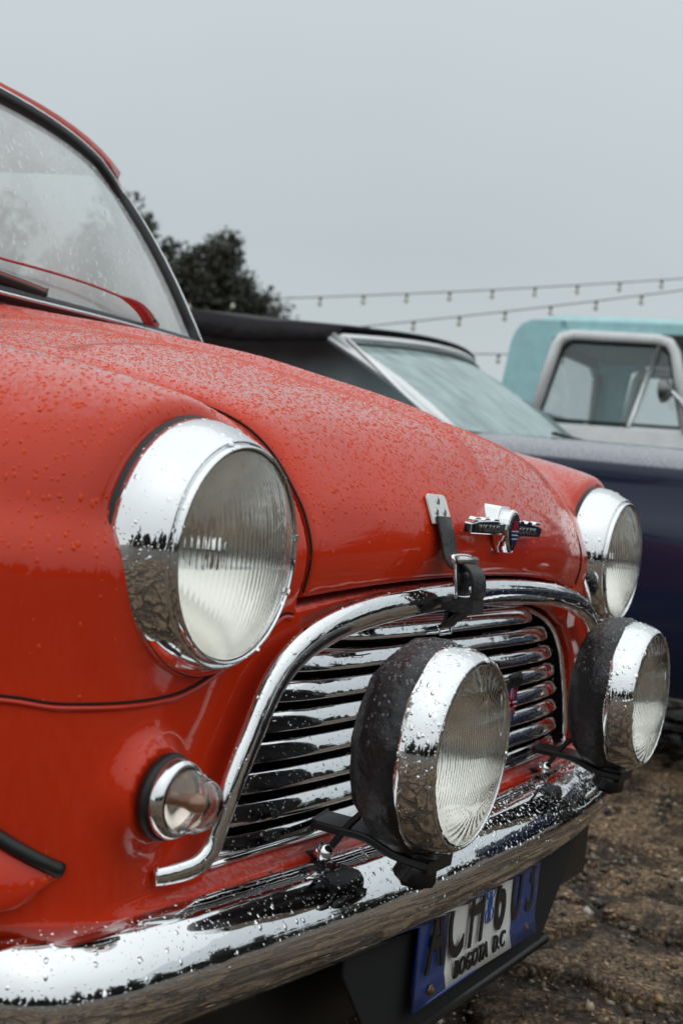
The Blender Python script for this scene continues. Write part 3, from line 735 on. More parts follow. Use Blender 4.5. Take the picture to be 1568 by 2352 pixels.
# ---------- leather strap over the bonnet lip
def ribbon(name, path, wd, th, m, parent, side=(1, 0, 0)):
    P = smoothpath(path, 7); v = []; f = []; n = len(P); S = Vector(side).normalized()
    for i, p in enumerate(P):
        t = Vector(P[min(i+1, n-1)]-P[max(i-1, 0)]).normalized(); nn = S.cross(t).normalized(); p = Vector(p)
        v += [p-S*wd/2+nn*th/2, p+S*wd/2+nn*th/2, p+S*wd/2-nn*th/2, p-S*wd/2-nn*th/2]
    for i in range(n-1):
        for k in range(4): f.append((4*i+k, 4*i+(k+1) % 4, 4*i+4+(k+1) % 4, 4*i+4+k))
    f += [(0, 1, 2, 3)[::-1], (4*n-4, 4*n-3, 4*n-2, 4*n-1)]
    o = mk(name, v, f, m, parent, True); bevel(o, th*.3, 2); return o
SXP = -.158
def surf(z, off, x=SXP): p_ = on_body(x, None, z); return (x, p_.y-off, z)
path = [surf(.684, .006), surf(.672, .007), surf(.66, .009), surf(.648, .012), (SXP, surf(.64, .0)[1]-.018, .638), (SXP+.002, -.038, .628), (SXP+.003, -.038, .616)]
strap = ribbon('bonnet_strap', path, .034, .003, MT['leather'], car)
loop = [(SXP+.002, -.040, .640), (SXP+.004, -.050, .630), (SXP+.006, -.053, .612), (SXP+.006, -.047, .598), (SXP+.005, -.038, .588), (SXP+.004, -.030, .580)]
ribbon('strap_tail', loop, .033, .0035, MT['leather'], strap)
inner = [(SXP+.001, -.036, .640), (SXP+.003, -.036, .620), (SXP+.004, -.034, .603), (SXP+.004, -.029, .590), (SXP+.004, -.025, .576), (SXP+.004, -.010, .570)]
ribbon('strap_loop', inner, .033, .0035, MT['leather'], strap)
v, f = sweep([(SXP-.013, -.050, .598), (SXP-.009, -.053, .5975), (SXP+.022, -.052, .597), (SXP+.026, -.040, .597), (SXP+.022, -.024, .597), (SXP-.012, -.024, .598), (SXP-.016, -.036, .598)], [(-.002, -.007), (.002, -.007), (.002, .007), (-.002, .007)], (0, 0, 1), closed=True)
o = mk('strap_keeper', v, f, MT['leather'], strap, False)
bk = [(SXP-.021, -.033, .646), (SXP+.021, -.033, .646), (SXP+.022, -.036, .638), (SXP+.022, -.040, .612), (SXP+.018, -.041, .606), (SXP-.018, -.041, .606), (SXP-.022, -.040, .612), (SXP-.022, -.036, .638)]
tube('buckle', bk, .0023, MT['chrome'], strap, n=8, closed=True, smooth=4, up=(0, -1, .1))
tube('buckle_roller', [(SXP-.021, -.040, .643), (SXP+.021, -.040, .643)], .0040, MT['steel'], strap, n=10, smooth=0)
# metal end plate with three screws, following the bonnet skin
O = Vector(surf(.690, .0005)); Bv = Vector(surf(.704, .0005))-Vector(surf(.676, .0005)); Bv.normalize(); Av = Vector((1, -.06, 0)).normalized(); Cv = Av.cross(Bv).normalized()
if Cv.y > 0: Cv = -Cv
hw = .0205; pts = [(-hw, -.016), (hw, -.016), (hw, .008)]+[(hw-.006+.006*math.cos(a), .010+.006*math.sin(a)) for a in (0.3, .9, 1.5)]+[(-hw+.006-.006*math.cos(a), .010+.006*math.sin(a)) for a in (1.5, .9, .3)]+[(-hw, .008)]
pl = prism('strap_plate', pts, .003, (O, Av, Bv, Cv), MT['whitemetal'], strap, .0008)
for a, b in ((-.0085, -.003), (.0085, -.003), (0, .009)):
    pc = O+Av*a+Bv*b+Cv*.003
    latheo('screw', [(.0, .0012), (.0030, .0010), (.0038, 0), (.0046, .0001), (.0046, -.0004)], pc, MT['steel'], strap, axis=Cv, seg=16)
    for ang in (0.4, 0.4+PI/2):
        d = Av*math.cos(ang)+Bv*math.sin(ang); e2 = Cv.cross(d)
        vv = [pc+d*sx_*.0024+e2*sy_*.0005+Cv*.0014 for sx_, sy_ in ((-1, -1), (1, -1), (1, 1), (-1, 1))]
        mk('screw_slot', vv, [(0, 1, 2, 3)], MT['black'], strap, False)
plo = [(SXP+.004-.012, -.022, .566), (SXP+.004+.012, -.022, .566)]
tube('strap_wire', [(SXP-.012, -.020, .575), (SXP-.010, -.024, .566), (SXP+.016, -.024, .566), (SXP+.018, -.020, .574)], .0012, MT['chrome'], strap, n=6, smooth=0)

# ---------- winged bonnet badge
def badge():
    before = set(bpy.data.objects)
    sp = []
    # wings: bar with a bowed upper edge
    O = (0, -.0165, .6775); A = (1, 0, 0); B = (0, -.10, 1); Cc = (0, -1, -.1)
    bar = [(-.104, -.0075), (.104, -.0075), (.106, .0035), (.085, .0065), (.045, .0080), (0, .0085), (-.045, .0080), (-.085, .0065), (-.106, .0035)]
    b = prism('winged_badge', bar, .009, (O, A, B, Cc), MT['chrome'], car, .0012)
    prism('badge_inlay', [(-.098, -.0052), (-.018, -.0052), (-.018, .0042), (-.098, .0028)], .0006, ((0, -.0258, .6766), A, B, Cc), MT['black'], b, 0)
    prism('badge_inlay', [(.018, -.0052), (.098, -.0052), (.098, .0028), (.018, .0042)], .0006, ((0, -.0258, .6766), A, B, Cc), MT['black'], b, 0)
    Mx = frameM((-.057, -.0266, .6722), A, B, Cc); place_text('lettering', 'MORRIS', .0105, Mx, MT['steel'], b, .0006, sx=1.55)
    Mx = frameM((.057, -.0266, .6722), A, B, Cc); place_text('lettering', 'COOPER', .0105, Mx, MT['steel'], b, .0006, sx=1.35)
    # crest: tall chrome back plate and rounded shield
    prism('badge_crest', [(-.024, -.006), (.024, -.006), (.0215, .010), (.0165, .021), (.012, .024), (-.012, .024), (-.0165, .021), (-.0215, .010)], .036, ((0, .016, .679), A, (0, 0, 1), (0, -1, -.06)), MT['chrome'], b, .0025)
    for k in range(3):
        prism('badge_ripple', [(-.100+k*.026, 0), (-.080+k*.026, 0), (-.084+k*.026, .003), (-.096+k*.026, .003)], .008, ((0, -.018, .6845), A, B, Cc), MT['chrome'], b, .001)
        prism('badge_ripple', [(.100-k*.026, 0), (.096-k*.026, .003), (.084-k*.026, .003), (.080-k*.026, 0)], .008, ((0, -.018, .6845), A, B, Cc), MT['chrome'], b, .001)
    sh = []
    for i in range(24):
        a = 2*PI*i/24; sh.append((.0195*math.cos(a)*(1 if math.sin(a) > 0 else (1-.25*abs(math.sin(a)))), .0225*math.sin(a)*(1 if math.sin(a) > 0 else 1.15)))
    prism('badge_shield', sh, .020, ((0, -.012, .676), A, (0, 0, 1), (0, -1, 0)), MT['chrome'], b, .003)
    inn = [(x*.72, z*.74) for x, z in sh]
    prism('shield_enamel', inn, .0008, ((0, -.0322, .677), A, (0, 0, 1), (0, -1, 0)), MT['enamelblack'], b, 0)
    prism('shield_enamel', [(-.006, .000), (.006, .000), (.006, .0095), (-.006, .0095)], .0007, ((0, -.0331, .6765), A, (0, 0, 1), (0, -1, 0)), MT['enamelred'], b, 0)
    for k in range(3):
        prism('shield_wave', [(-.0095+.0012*k, 0), (.0095-.0012*k, 0), (.0095-.0012*k, .0022), (-.0095+.0012*k, .0022)], .0007, ((0, -.0331, .6720-.0042*k), A, (0, 0, 1), (0, -1, 0)), MT['enamelblue'], b, 0)
        prism('shield_wave', [(-.0095+.0012*k, 0), (.0095-.0012*k, 0), (.0095-.0012*k, .0011), (-.0095+.0012*k, .0011)], .0007, ((0, -.0331, .6744-.0042*k), A, (0, 0, 1), (0, -1, 0)), MT['enamelwhite'], b, 0)
    for o in set(bpy.data.objects)-before:
        if o.type == 'MESH': o.data.transform(Matrix.Translation((-.022, -.002, 0)))
MT['enamelblack'] = mat('dark_enamel', (.03, .025, .035), .15, coat=1); MT['enamelred'] = mat('red_enamel', (.45, .01, .02), .15, coat=1)
MT['enamelblue'] = mat('blue_enamel', (.02, .05, .20), .15, coat=1); MT['enamelwhite'] = mat('white_enamel', (.7, .72, .74), .2)
badge()
# small striped shield on the grille with a dark fringed cap
g = prism('grille_shield', [(-.020, .022), (.020, .022), (.020, -.004), (.014, -.020), (0, -.032), (-.014, -.020), (-.020, -.004)], .004, ((.140, .012, .462), (1, 0, 0), (0, 0, 1), (0, -1, 0)), MT['enamelblue'], car, .001)
for pts, m_ in (([(-.0035, .021), (.0035, .021), (.0035, -.028), (0, -.031), (-.0035, -.028)], 'enamelwhite'), ([(-.0019, .021), (.0019, .021), (.0019, -.028), (0, -.0295), (-.0019, -.028)], 'enamelred'), ([(-.019, .0035), (.019, .0035), (.019, -.0035), (-.019, -.0035)], 'enamelwhite'), ([(-.019, .0019), (.019, .0019), (.019, -.0019), (-.019, -.0019)], 'enamelred'), ([(-.019, .020), (-.016, .020), (.017, -.012), (.0145, -.014)], 'enamelred'), ([(.019, .020), (.016, .020), (-.017, -.012), (-.0145, -.014)], 'enamelred')):
    prism('flag_stripe', pts, .0004 if m_ == 'enamelwhite' else .0008, ((.140, .0078, .462), (1, 0, 0), (0, 0, 1), (0, -1, 0)), MT[m_], g, 0)
for k in range(9): tube('fringe', [(.122+.0045*k, .008, .484), (.1215+.0046*k, .004, .494+.002*math.sin(k*2)), (.121+.0047*k, .006, .500+.002*math.sin(k*3))], .0026, MT['rubber'], g, n=6, smooth=3)

# ---------- number plate on its dark plinth
py = -.036
pln = prism('plate_plinth', [(-.33, .33), (.34, .33), (.325, .262), (.225, .163), (-.24, .163), (-.325, .262)], .004, ((0, py+.006, 0), (1, 0, 0), (0, 0, 1), (0, -1, 0)), MT['matte'], car, .002)
MT['plateblue'] = mat('blue_plate_paint', (.012, .045, .20), .3, coat=.4, bump=(30, .1, .003)); MT['platewhite'] = mat('white_plate_paint', (.74, .74, .71), .4, bump=(30, .1, .003), var=.06)
MT['ink'] = mat('black_embossed_ink', (.012, .012, .014), .35); MT['emblue'] = mat('blue_print', (.03, .10, .42), .4)
def plate():
    x0, x1, z0, z1 = -.188, .157, .193, .336; W0, W1 = -.104, .076
    n = 24
    def strip(name, a, b, m, parent):
        v = []; f = []
        for i in range(n+1):
            x = a+(b-a)*i/n; wv = .0022*math.sin((x-x0)*14)
            for z in np.linspace(z0, z1, 9): v.append((x, py-.006+wv-(.004*(1-(z-z0)/.02) if z < z0+.01 else 0), z))
        for i in range(n):
            for j in range(8): f.append((i*9+j, (i+1)*9+j, (i+1)*9+j+1, i*9+j+1))
        o = mk(name, v, f, m, parent); s = o.modifiers.new('s', 'SOLIDIFY'); s.thickness = .0012; s.offset = 1; return o
    pl_ = strip('number_plate', W0, W1, MT['platewhite'], car)
    strip('blue_panel', x0, W0-.0002, MT['plateblue'], pl_); strip('blue_panel', W1+.0002, x1, MT['plateblue'], pl_)
    tube('plate_rim', [(x0, py-.009, z0), (x1, py-.007, z0)], .0018, MT['plateblue'], pl_, n=6, smooth=0)
    tube('plate_rim', [(x0, py-.009, z0), (x0, py-.008, z1)], .0018, MT['plateblue'], pl_, n=6, smooth=0)
    tube('plate_rim', [(x1, py-.007, z0), (x1, py-.007, z1)], .0018, MT['plateblue'], pl_, n=6, smooth=0)
    for ch, x in zip('ACH603', (-.142, -.092, -.036, .034, .084, .131)):
        me = text_mesh(ch, .112, .0007, .60 if ch != 'H' else .56, bold=.0010); me.transform(frameM((x, py-.0095, .2255), (1, 0, 0), (0, 0, 1), (0, -1, 0))); me.materials.clear(); me.materials.append(MT['ink'])
        link('plate_character', me, None, pl_, False)
    me = text_mesh('BOGOTA  D.C', .0262, .0010, .80, 1.1, bold=.0005); me.transform(frameM((-.014, py-.0095, .2005), (1, 0, 0), (0, 0, 1), (0, -1, 0))); me.materials.clear(); me.materials.append(MT['ink'])
    link('plate_city_name', me, None, pl_, False)
    # small blue emblem between the letters and the figures
    cx_, cz_ = -.002, .262
    for a, b, r1, r2 in ((-.006, .014, .0065, .005), (.006, .014, .0065, .005), (0, 0, .0060, .0060), (-.006, -.013, .0055, .0045), (.006, -.013, .0055, .0045)):
        tube('plate_emblem', [(cx_+a+r1*math.cos(t), py-.0100, cz_+b+r2*1.6*math.sin(t)) for t in np.linspace(0, 2*PI, 12, endpoint=False)], .0008, MT['emblue'], pl_, n=5, smooth=2, closed=True, up=(0, 1, 0))
    for a in (-.004, 0, .004): tube('plate_emblem', [(cx_+a, py-.010, cz_-.022), (cx_+a*.6, py-.010, cz_+.024)], .0006, MT['emblue'], pl_, n=5, smooth=0, up=(0, 1, 0))
    for x, z in ((-.128, .281), (.105, .281), (-.145, .204), (.128, .204)):
        latheo('plate_screw', [(0, .003), (.003, .0025), (.0045, 0), (.0055, .0003), (.0055, -.002)], (x, py-.010, z), MT['brass'], pl_, seg=14)
MT['brass'] = mat('rusty_screw', (.22, .12, .06), .4, metal=.7)
plate()
o = mk('skid_bar', *sweep([(-.26, -.03, .158), (.25, -.03, .158)], circ(.007), (0, 0, 1)), MT['black'], car)
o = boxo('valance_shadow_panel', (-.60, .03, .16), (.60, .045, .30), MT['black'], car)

# ---------- wheel arch flare and piping
def flare(sgn):
    outer = smoothpath([(.045, .402, 0), (.062, .415, 0), (.092, .437, 0), (.13, .474, 0), (.18, .538, 0), (.27, .605, 0), (.40, .632, 0), (.54, .60, 0), (.64, .52, 0), (.69, .42, 0), (.70, .30, 0)], 5)
    inner = smoothpath([(.060, .380, 0), (.078, .377, 0), (.10, .380, 0), (.125, .404, 0), (.165, .458, 0), (.26, .535, 0), (.40, .570, 0), (.53, .535, 0), (.62, .46, 0), (.65, .38, 0), (.66, .30, 0)], 5)
    v = []; f = []; secn = 7; pip = []
    for i, (A_, B_) in enumerate(zip(outer, inner)):
        pts = []
        for t in np.linspace(0, 1, secn):
            y, z = (A_+(B_-A_)*t)[:2]; b = side_body(min(max(y, .045), .9), max(z, .3), sgn); bxv = abs(b.x)
            if i > 12 and t > .4: bxv = max(bxv, .69)
            grow_ = min(1, .35+i*.06)
            pts.append((sgn*(bxv+.004+.042*grow_*math.sin(t*PI/2)**.8), y, z))
        pts.append((sgn*.62, B_[0]+.01, B_[1]))
        v += pts; pip.append(Vector(pts[0])+Vector((sgn*.002, 0, .003)))
    K = secn+1; rings = len(outer)
    for i in range(rings-1):
        for k in range(K-1): f.append((i*K+k, i*K+k+1, (i+1)*K+k+1, (i+1)*K+k))
    f.append(tuple(range(K)))
    o = mk('wheel_arch_flare', v, f, MT['red'], car); fixn(o); bevel(o, .003)
    tube('arch_piping', pip, .0058, MT['rubber'], car, n=8, smooth=0, up=(1, 0, 0))
    if sgn < 0: drops_on(o, 160, .0008, .0028, MT['drop'], o, lambda P, n: (np.abs(n[:, 0]) > .1)*1.)
flare(-1); flare(1)
# ---------- wheels
MT['tyre'] = mat('tyre_rubber', (.018, .018, .018), .6, bump=(40, .3, .01)); MT['wheel'] = mat('wheel_silver', (.45, .45, .46), .35, metal=.8)
def wheel(x, y, r, wd, parent, name='wheel', hub='wheel'):
    s = -1 if x < 0 else 1
    t = latheo(name, [(r*.60, -wd/2), (r*.9, -wd/2), (r*.985, -wd*.38), (r, -wd*.2), (r, wd*.2), (r*.985, wd*.38), (r*.9, wd/2), (r*.60, wd/2)], (x, y, r), MT['tyre'], parent, axis=(s, 0, 0), seg=48)
    latheo('wheel_rim', [(r*.61, wd*.48), (r*.58, wd*.40), (r*.52, wd*.22), (r*.35, wd*.30), (r*.2, wd*.36), (0, wd*.38)], (x, y, r), MT[hub], t, axis=(s, 0, 0), seg=40)
    return t
for x in (-.605, .605):
    for y in (.40, 2.436): wheel(x, y, .25, .14, car)
boxo('chassis', (-.55, .50, .14), (.55, 2.7, .30), MT['matte'], car, .02)
boxo('engine_mass', (-.45, .17, .16), (.45, .70, .55), MT['matte'], car, .02)

# ---------- cabin: rear body, roof, pillars, glass
def loft(name, secs, m, parent, closed_sec=False, smooth=True, cap=False, **k):
    K = len(secs[0]); v = [p for s in secs for p in s]; f = []
    for i in range(len(secs)-1):
        for j in range(K if closed_sec else K-1):
            j2 = (j+1) % K; f.append((i*K+j, i*K+j2, (i+1)*K+j2, (i+1)*K+j))
    if cap: f += [tuple(range(K)), tuple(range((len(secs)-1)*K, len(secs)*K))[::-1]]
    o = mk(name, v, f, m, parent, smooth, **k); bm = bmesh.new(); bm.from_mesh(o.data); bmesh.ops.recalc_face_normals(bm, faces=bm.faces); bm.to_mesh(o.data); bm.free(); return o
def rrect_sec(y, hw, z0, z1, r, n=4, tum=0.):
    pts = []
    for cx_, cz_, a0 in ((hw-r, z0+r, -90), (hw-r, z1-r, 0), (-hw+r, z1-r, 90), (-hw+r, z0+r, 180)):
        for i in range(n+1):
            a = math.radians(a0+90*i/n); zz = cz_+r*math.sin(a); t = (zz-z0)/(z1-z0)
            pts.append(((cx_+r*math.cos(a))*(1-tum*t), y, zz))
    return pts
loft('rear_body', [rrect_sec(1.015, .698, .25, .903, .04), rrect_sec(1.6, .705, .24, .905, .05), rrect_sec(2.1, .705, .24, .91, .05), rrect_sec(2.7, .68, .28, .90, .08), rrect_sec(2.86, .64, .34, .82, .12), rrect_sec(2.90, .55, .40, .74, .14)], MT['plainred'], car, True, cap=True)
sb = lambda u: (0.585*u, .778+.062*u*u, .926+.004*u*u)
stp = lambda u: (0.490*u, .905+.095*abs(u)**2.2, 1.232-.022*abs(u)**2.5)
def scr(u, t):
    # rounded upper corners: the top row dips at the ends
    b = Vector(sb(u)); tp = Vector(stp(u)); k = t*(1-.10*max(0, abs(u)-.86)/.14*t**6)
    p = b.lerp(tp, k); p.y -= .020*math.sin(t*PI)*(1-.3*u*u); return p
nu, nv = 32, 12
v = [scr(-1+2*i/nu, j/nv) for i in range(nu+1) for j in range(nv+1)]
f = [(i*(nv+1)+j, (i+1)*(nv+1)+j, (i+1)*(nv+1)+j+1, i*(nv+1)+j+1) for i in range(nu) for j in range(nv)]
ws = mk('windscreen', v, f, MT['screen'], car)
scatter_drops(np.array([tuple(p) for p in v]), np.array(f)[:, ::-1], 2600, .0010, .0030, MT['cdrop'], ws, lambda P, n: (P[:, 2] > .9)*1., flat=.22)
loop = [scr(-1+2*i/24, 0) for i in range(25)]+[scr(1, j/8) for j in range(1, 8)]+[scr(1-2*i/24, 1) for i in range(25)]+[scr(-1, 1-j/8) for j in range(1, 8)]
ctr = Vector((0, .86, 1.07))
def grow(lp, d, fwd=0.): return [p+(p-ctr).normalized()*d*Vector((1, 1, 1)).length/1.73+Vector((0, -fwd, fwd*.4)) for p in lp]
rb = tube('windscreen_rubber', grow(loop, .004, .002), .0125, MT['rubber'], car, n=10, smooth=0, closed=True, up=(0, -.8, .6))
tube('rubber_filler_strip', grow(loop, .009, .011), .0034, MT['chrome'], rb, n=8, smooth=0, closed=True, up=(0, -.8, .6))
drops_on(rb, 500, .0008, .002, MT['drkdrop'], rb, lambda P, n: (n[:, 2] > 0)*(P[:, 2] < .96))
# scuttle behind the bonnet
# roof shell
secs = []
for t in np.linspace(0, 1, 15):
    row = []
    for u in np.linspace(-1, 1, 21):
        fr_ = Vector(stp(u)); zc_ = 1.262-.026*abs(u)**3+.07*math.sin(min(t*1.25, 1)*PI/2)*(1-.35*abs(u)**3)-.035*max(0, t-.6)**1.5*4*.5
        y = fr_.y-.006+(2.22-fr_.y)*t; hw = .520+.058*math.sin(min(1, t*1.2)*PI*.6)
        row.append((u*hw, y, zc_ if t > 0 else zc_-.008))
    secs.append(row)
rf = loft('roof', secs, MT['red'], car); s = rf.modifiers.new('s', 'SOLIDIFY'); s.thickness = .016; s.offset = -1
drops_on(rf, 1500, .0008, .0026, MT['drop'], rf, lambda P, n: (P[:, 1] < 1.3)*1.)
for sg in (-1, 1):
    tube('a_pillar', [(sg*.60, .860, .905), (sg*.575, .905, 1.0), (sg*.535, .96, 1.11), (sg*.512, 1.02, 1.215), (sg*.52, 1.06, 1.245)], .014, MT['plainred'], car, n=8, ry=.02)
    tube('roof_gutter', [(sg*.520, 1.01, 1.222), (sg*.545, 1.15, 1.262), (sg*.585, 1.5, 1.285), (sg*.58, 2.0, 1.272), (sg*.56, 2.25, 1.24)], .007, MT['chrome'], car, n=8)
    prism('rear_pillar', [(2.18, .90), (2.62, .90), (2.30, 1.25), (2.10, 1.26)], .02, ((sg*.60, 0, 0), (0, 1, 0), (-sg*.09, 0, 1), (sg, 0, 0)), MT['plainred'], car, .005)
    prism('door_pillar', [(1.62, .90), (1.68, .90), (1.68, 1.28), (1.62, 1.28)], .02, ((sg*.68, 0, 0), (0, 1, 0), (-sg*.24, 0, 1), (sg, 0, 0)), MT['plainred'], car, .004)
    prism('side_window', [(.92, .905), (1.62, .905), (1.62, 1.26), (1.10, 1.24)], .004, ((sg*.67, 0, 0), (0, 1, 0), (-sg*.26, 0, 1), (sg, 0, 0)), MT['window'], car, 0)
    prism('side_window', [(1.69, .905), (2.18, .905), (2.10, 1.25), (1.69, 1.27)], .004, ((sg*.67, 0, 0), (0, 1, 0), (-sg*.26, 0, 1), (sg, 0, 0)), MT['window'], car, 0)
    d = prism('door', [(1.03, .30), (1.85, .30), (1.85, .895), (1.03, .895)], .006, ((sg*.700, 0, 0), (0, 1, 0), (0, 0, 1), (sg, 0, 0)), MT['plainred'], car, .004)
    tube('door_handle', [(sg*.712, 1.68, .80), (sg*.735, 1.70, .80), (sg*.735, 1.79, .80), (sg*.712, 1.81, .80)], .006, MT['chrome'], d, n=8)
rw = prism('rear_window', [(-.46, 0), (.46, 0), (.40, .28), (-.40, .28)], .004, ((0, 2.42, .93), (1, 0, 0), (0, -.42, .91), (0, -1, -.4)), MT['window'], car, 0)
for a_, b_ in (((-.50, 2.50, .90), (-.46, 2.28, 1.25)), ((.50, 2.50, .90), (.46, 2.28, 1.25))): tube('rear_window_frame', [a_, b_], .03, MT['plainred'], car, n=8, smooth=0)
tube('rear_window_frame', [(-.5, 2.26, 1.25), (.5, 2.26, 1.25)], .03, MT['plainred'], car, n=8, smooth=0)
MT['seat'] = mat('grey_seat_vinyl', (.12, .12, .12), .6)
for x in (-.30, .30):
    o = boxo('seat', (x-.22, 1.55, .60), (x+.22, 1.66, 1.02), MT['seat'], car, .05)
boxo('dashboard', (-.60, .93, .74), (.60, 1.05, .89), MT['matte'], car, .02)
tube('steering_wheel', [(.30+.19*math.cos(t), 1.16+.10*math.sin(t), .90+.13*math.sin(t)) for t in np.linspace(0, 2*PI, 24, endpoint=False)], .009, MT['black'], car, n=8, smooth=0, closed=True, up=(0, -.8, .6))

# ---------- wipers
MT['wiperred'] = mat('red_wiper_arm', (.42, .010, .008), .4, coat=.6)
def wiper(px, u0, tipu, label=None):
    piv = Vector((px, .822, .921))
    # arm: flat tapering blade lying just above the glass
    P = [piv+Vector((0, -.012, .010)), scr(u0-.13, .070)+Vector((0, -.022, .010)), scr(u0-.28, .105)+Vector((0, -.022, .010)), scr(u0-.52, .115)+Vector((0, -.02, .010)), scr(tipu, .105)+Vector((0, -.018, .010))]
    P = smoothpath([tuple(p) for p in P], 6); n = len(P); v = []; f = []
    for i, p in enumerate(P):
        t = i/(n-1); wd = .0038+.030*max(0, 1-t/.42)**.8; th = .0045
        tt = Vector(P[min(i+1, n-1)]-P[max(i-1, 0)]).normalized(); nn = Vector((0, -.62, .78)); s_ = tt.cross(nn).normalized(); up = Vector((0, -.25, .97)); p = Vector(p)
        # broad face stands towards the front
        sd_ = Vector((0, -.35, .93)); dn_ = tt.cross(sd_).normalized()
        v += [p+sd_*wd/2-dn_*th/2, p+sd_*wd/2+dn_*th/2, p-sd_*wd/2+dn_*th/2, p-sd_*wd/2-dn_*th/2]
    for i in range(n-1):
        for k in range(4): f.append((4*i+k, 4*i+(k+1) % 4, 4*i+4+(k+1) % 4, 4*i+4+k))
    f += [(0, 1, 2, 3), (4*n-4, 4*n-3, 4*n-2, 4*n-1)]
    a = mk('wiper_arm', v, f, MT['wiperred'], car, False); fixn(a); bevel(a, .001, 1)
    drops_on(a, 200, .0006, .0016, MT['drop'], a, lambda P_, n_: np.clip(n_[:, 2], 0, 1))
    latheo('wiper_pivot', [(0, .012), (.006, .011), (.008, .004), (.009, -.01)], piv+Vector((.002, -.004, 0)), MT['chrome'], a, axis=(0, -.5, .85), seg=16)
    latheo('wiper_rivet', [(0, .001), (.003, .001), (.003, -.001)], Vector(v[4*3])+Vector((0, -.004, -.010)), MT['black'], a, axis=(-.5, -.8, .2), seg=12)
    b = [tuple(scr(tipu+(.42)*k, .075-.02*k*k-.035*max(k, 0))+Vector((0, -.012, .006))) for k in (-.9, -.6, -.3, 0, .3, .6, .8)]
    tube('wiper_blade', b, .0022, MT['steel'], a, n=8, ry=.0058, up=(0, -.5, .87))
    tube('wiper_rubber', [(p[0], p[1]+.003, p[2]-.009) for p in b], .0035, MT['rubber'], a, n=8, ry=.0095, up=(0, -.5, .87))
wiper(.425, .72, -.16); wiper(-.10, -.17, -.80)

# ================================================================== CONVERTIBLE BEHIND
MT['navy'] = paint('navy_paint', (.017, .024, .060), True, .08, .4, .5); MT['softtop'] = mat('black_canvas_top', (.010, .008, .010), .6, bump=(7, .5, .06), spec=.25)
MT['silver'] = mat('brushed_trim', (.72, .73, .74), .22, metal=.75); MT['interior'] = mat('dark_interior', (.02, .02, .022), .8)
cv = empty('parked_car', (3.2, .8, 0), 'dark blue classic convertible with a raised black canvas top, just behind the red car', 'car')
cv_inv = Matrix.Translation((-3.2, -.8, 0))
def cvw(o): o.data.transform(cv_inv); return o
def body_sec(y, hw, zt, zs, zb):
    """right half then left: sill, crease, shoulder, hood plane"""
    h = [(hw-.10, zb), (hw-.02, zb+.10), (hw, zb+.30), (hw+.005, .66), (hw-.005, .715), (hw-.022, .735), (hw-.020, zs-.07), (hw-.022, zs-.045), (hw-.035, zs-.035), (hw-.09, zs-.010), (hw-.17, zs+.012), (hw-.26, zt-.004), (hw-.42, zt+.004), (0, zt+.012)]
    return [(3.2-a, y, b) for a, b in h]+[(3.2+a, y, b) for a, b in h[::-1][1:]]
ysec = [(-1.25, .80, .80, .80), (-1.15, .88, .86, .86), (-.6, .91, .90, .885), (0, .92, .925, .895), (.5, .92, .935, .90), (.95, .92, .94, .905), (1.3, .92, .93, .915), (2.2, .92, .93, .92), (3.0, .92, .93, .92), (3.8, .90, .92, .92), (4.3, .84, .88, .88)]
secs = []
for y, hw, zt, zs in ysec: secs.append(body_sec(y, hw, zt, zs, .22))
b = cvw(loft('body', secs, MT['navy'], cv, cap=True))
# dark arches
for y in (-.35, 2.95):
    for sg in (-1, 1):
        o = latheo('wheel_arch', [(0, .004), (.355, .004), (.37, 0), (.37, -.02)], (3.2+sg*.925, y, .34), MT['matte'], cv, axis=(sg, 0, 0), seg=36); cvw(o)
        t = latheo('wheel', [(.2, -.10), (.30, -.10), (.325, -.07), (.33, 0), (.325, .07), (.30, .10), (.2, .10)], (3.2+sg*.84, y, .33), MT['tyre'], cv, axis=(sg, 0, 0), seg=40); cvw(t)
        o = latheo('wheel_rim', [(.205, .098), (.19, .09), (.12, .06), (.05, .10), (0, .105)], (3.2+sg*.84, y, .33), MT['chrome'], t, axis=(sg, 0, 0), seg=32); cvw(o)
# curved windscreen
def cws(u, t):
    b0 = Vector((3.2+.76*u, 1.02+.12*u*u, .950-.03*u*u)); t0 = Vector((3.2+.56*u, 1.50+.20*u*u, 1.250-.035*u*u))
    p = b0.lerp(t0, t); p.y -= .03*math.sin(t*PI); return p
nu, nv = 24, 8
v = [cws(-1+2*i/nu, j/nv) for i in range(nu+1) for j in range(nv+1)]
f = [(i*(nv+1)+j, (i+1)*(nv+1)+j, (i+1)*(nv+1)+j+1, i*(nv+1)+j+1) for i in range(nu) for j in range(nv)]
cvw(mk('windscreen', v, f, MT['cscreen'], cv))
for u in (-1, 1):
    s_ = .034
    v, f = sweep([cws(u, t)+Vector((u*.012, 0, 0)) for t in (-.02, .25, .5, .75, 1.02)], [(-.020, -.012), (.016, -.012), (.021, .004), (.016, .014), (-.020, .014)], (u*1., -.3, .3))
    o = mk('a_pillar', v, f, MT['silver'], cv); fixn(o); cvw(o)
    v, f = sweep([cws(u, t)+Vector((u*.03, .012, 0)) for t in (-.02, .25, .5, .75, 1.0)], circ(.006, 6), (u*1., -.3, .3)); cvw(mk('pillar_bead', v, f, MT['silver'], cv))
cvw(tube('windscreen_header', [cws(-1+2*i/16, 1.0)+Vector((0, 0, .008)) for i in range(17)], .014, MT['silver'], cv, n=8, smooth=0, ry=.018))
cvw(tube('windscreen_gasket', [cws(-1+2*i/16, .955)+Vector((0, -.004, .0)) for i in range(17)], .007, MT['rubber'], cv, n=6, smooth=0))
cvw(tube('windscreen_base', [cws(-1+2*i/16, 0)+Vector((0, -.01, -.004)) for i in range(17)], .012, MT['rubber'], cv, n=6, smooth=0))
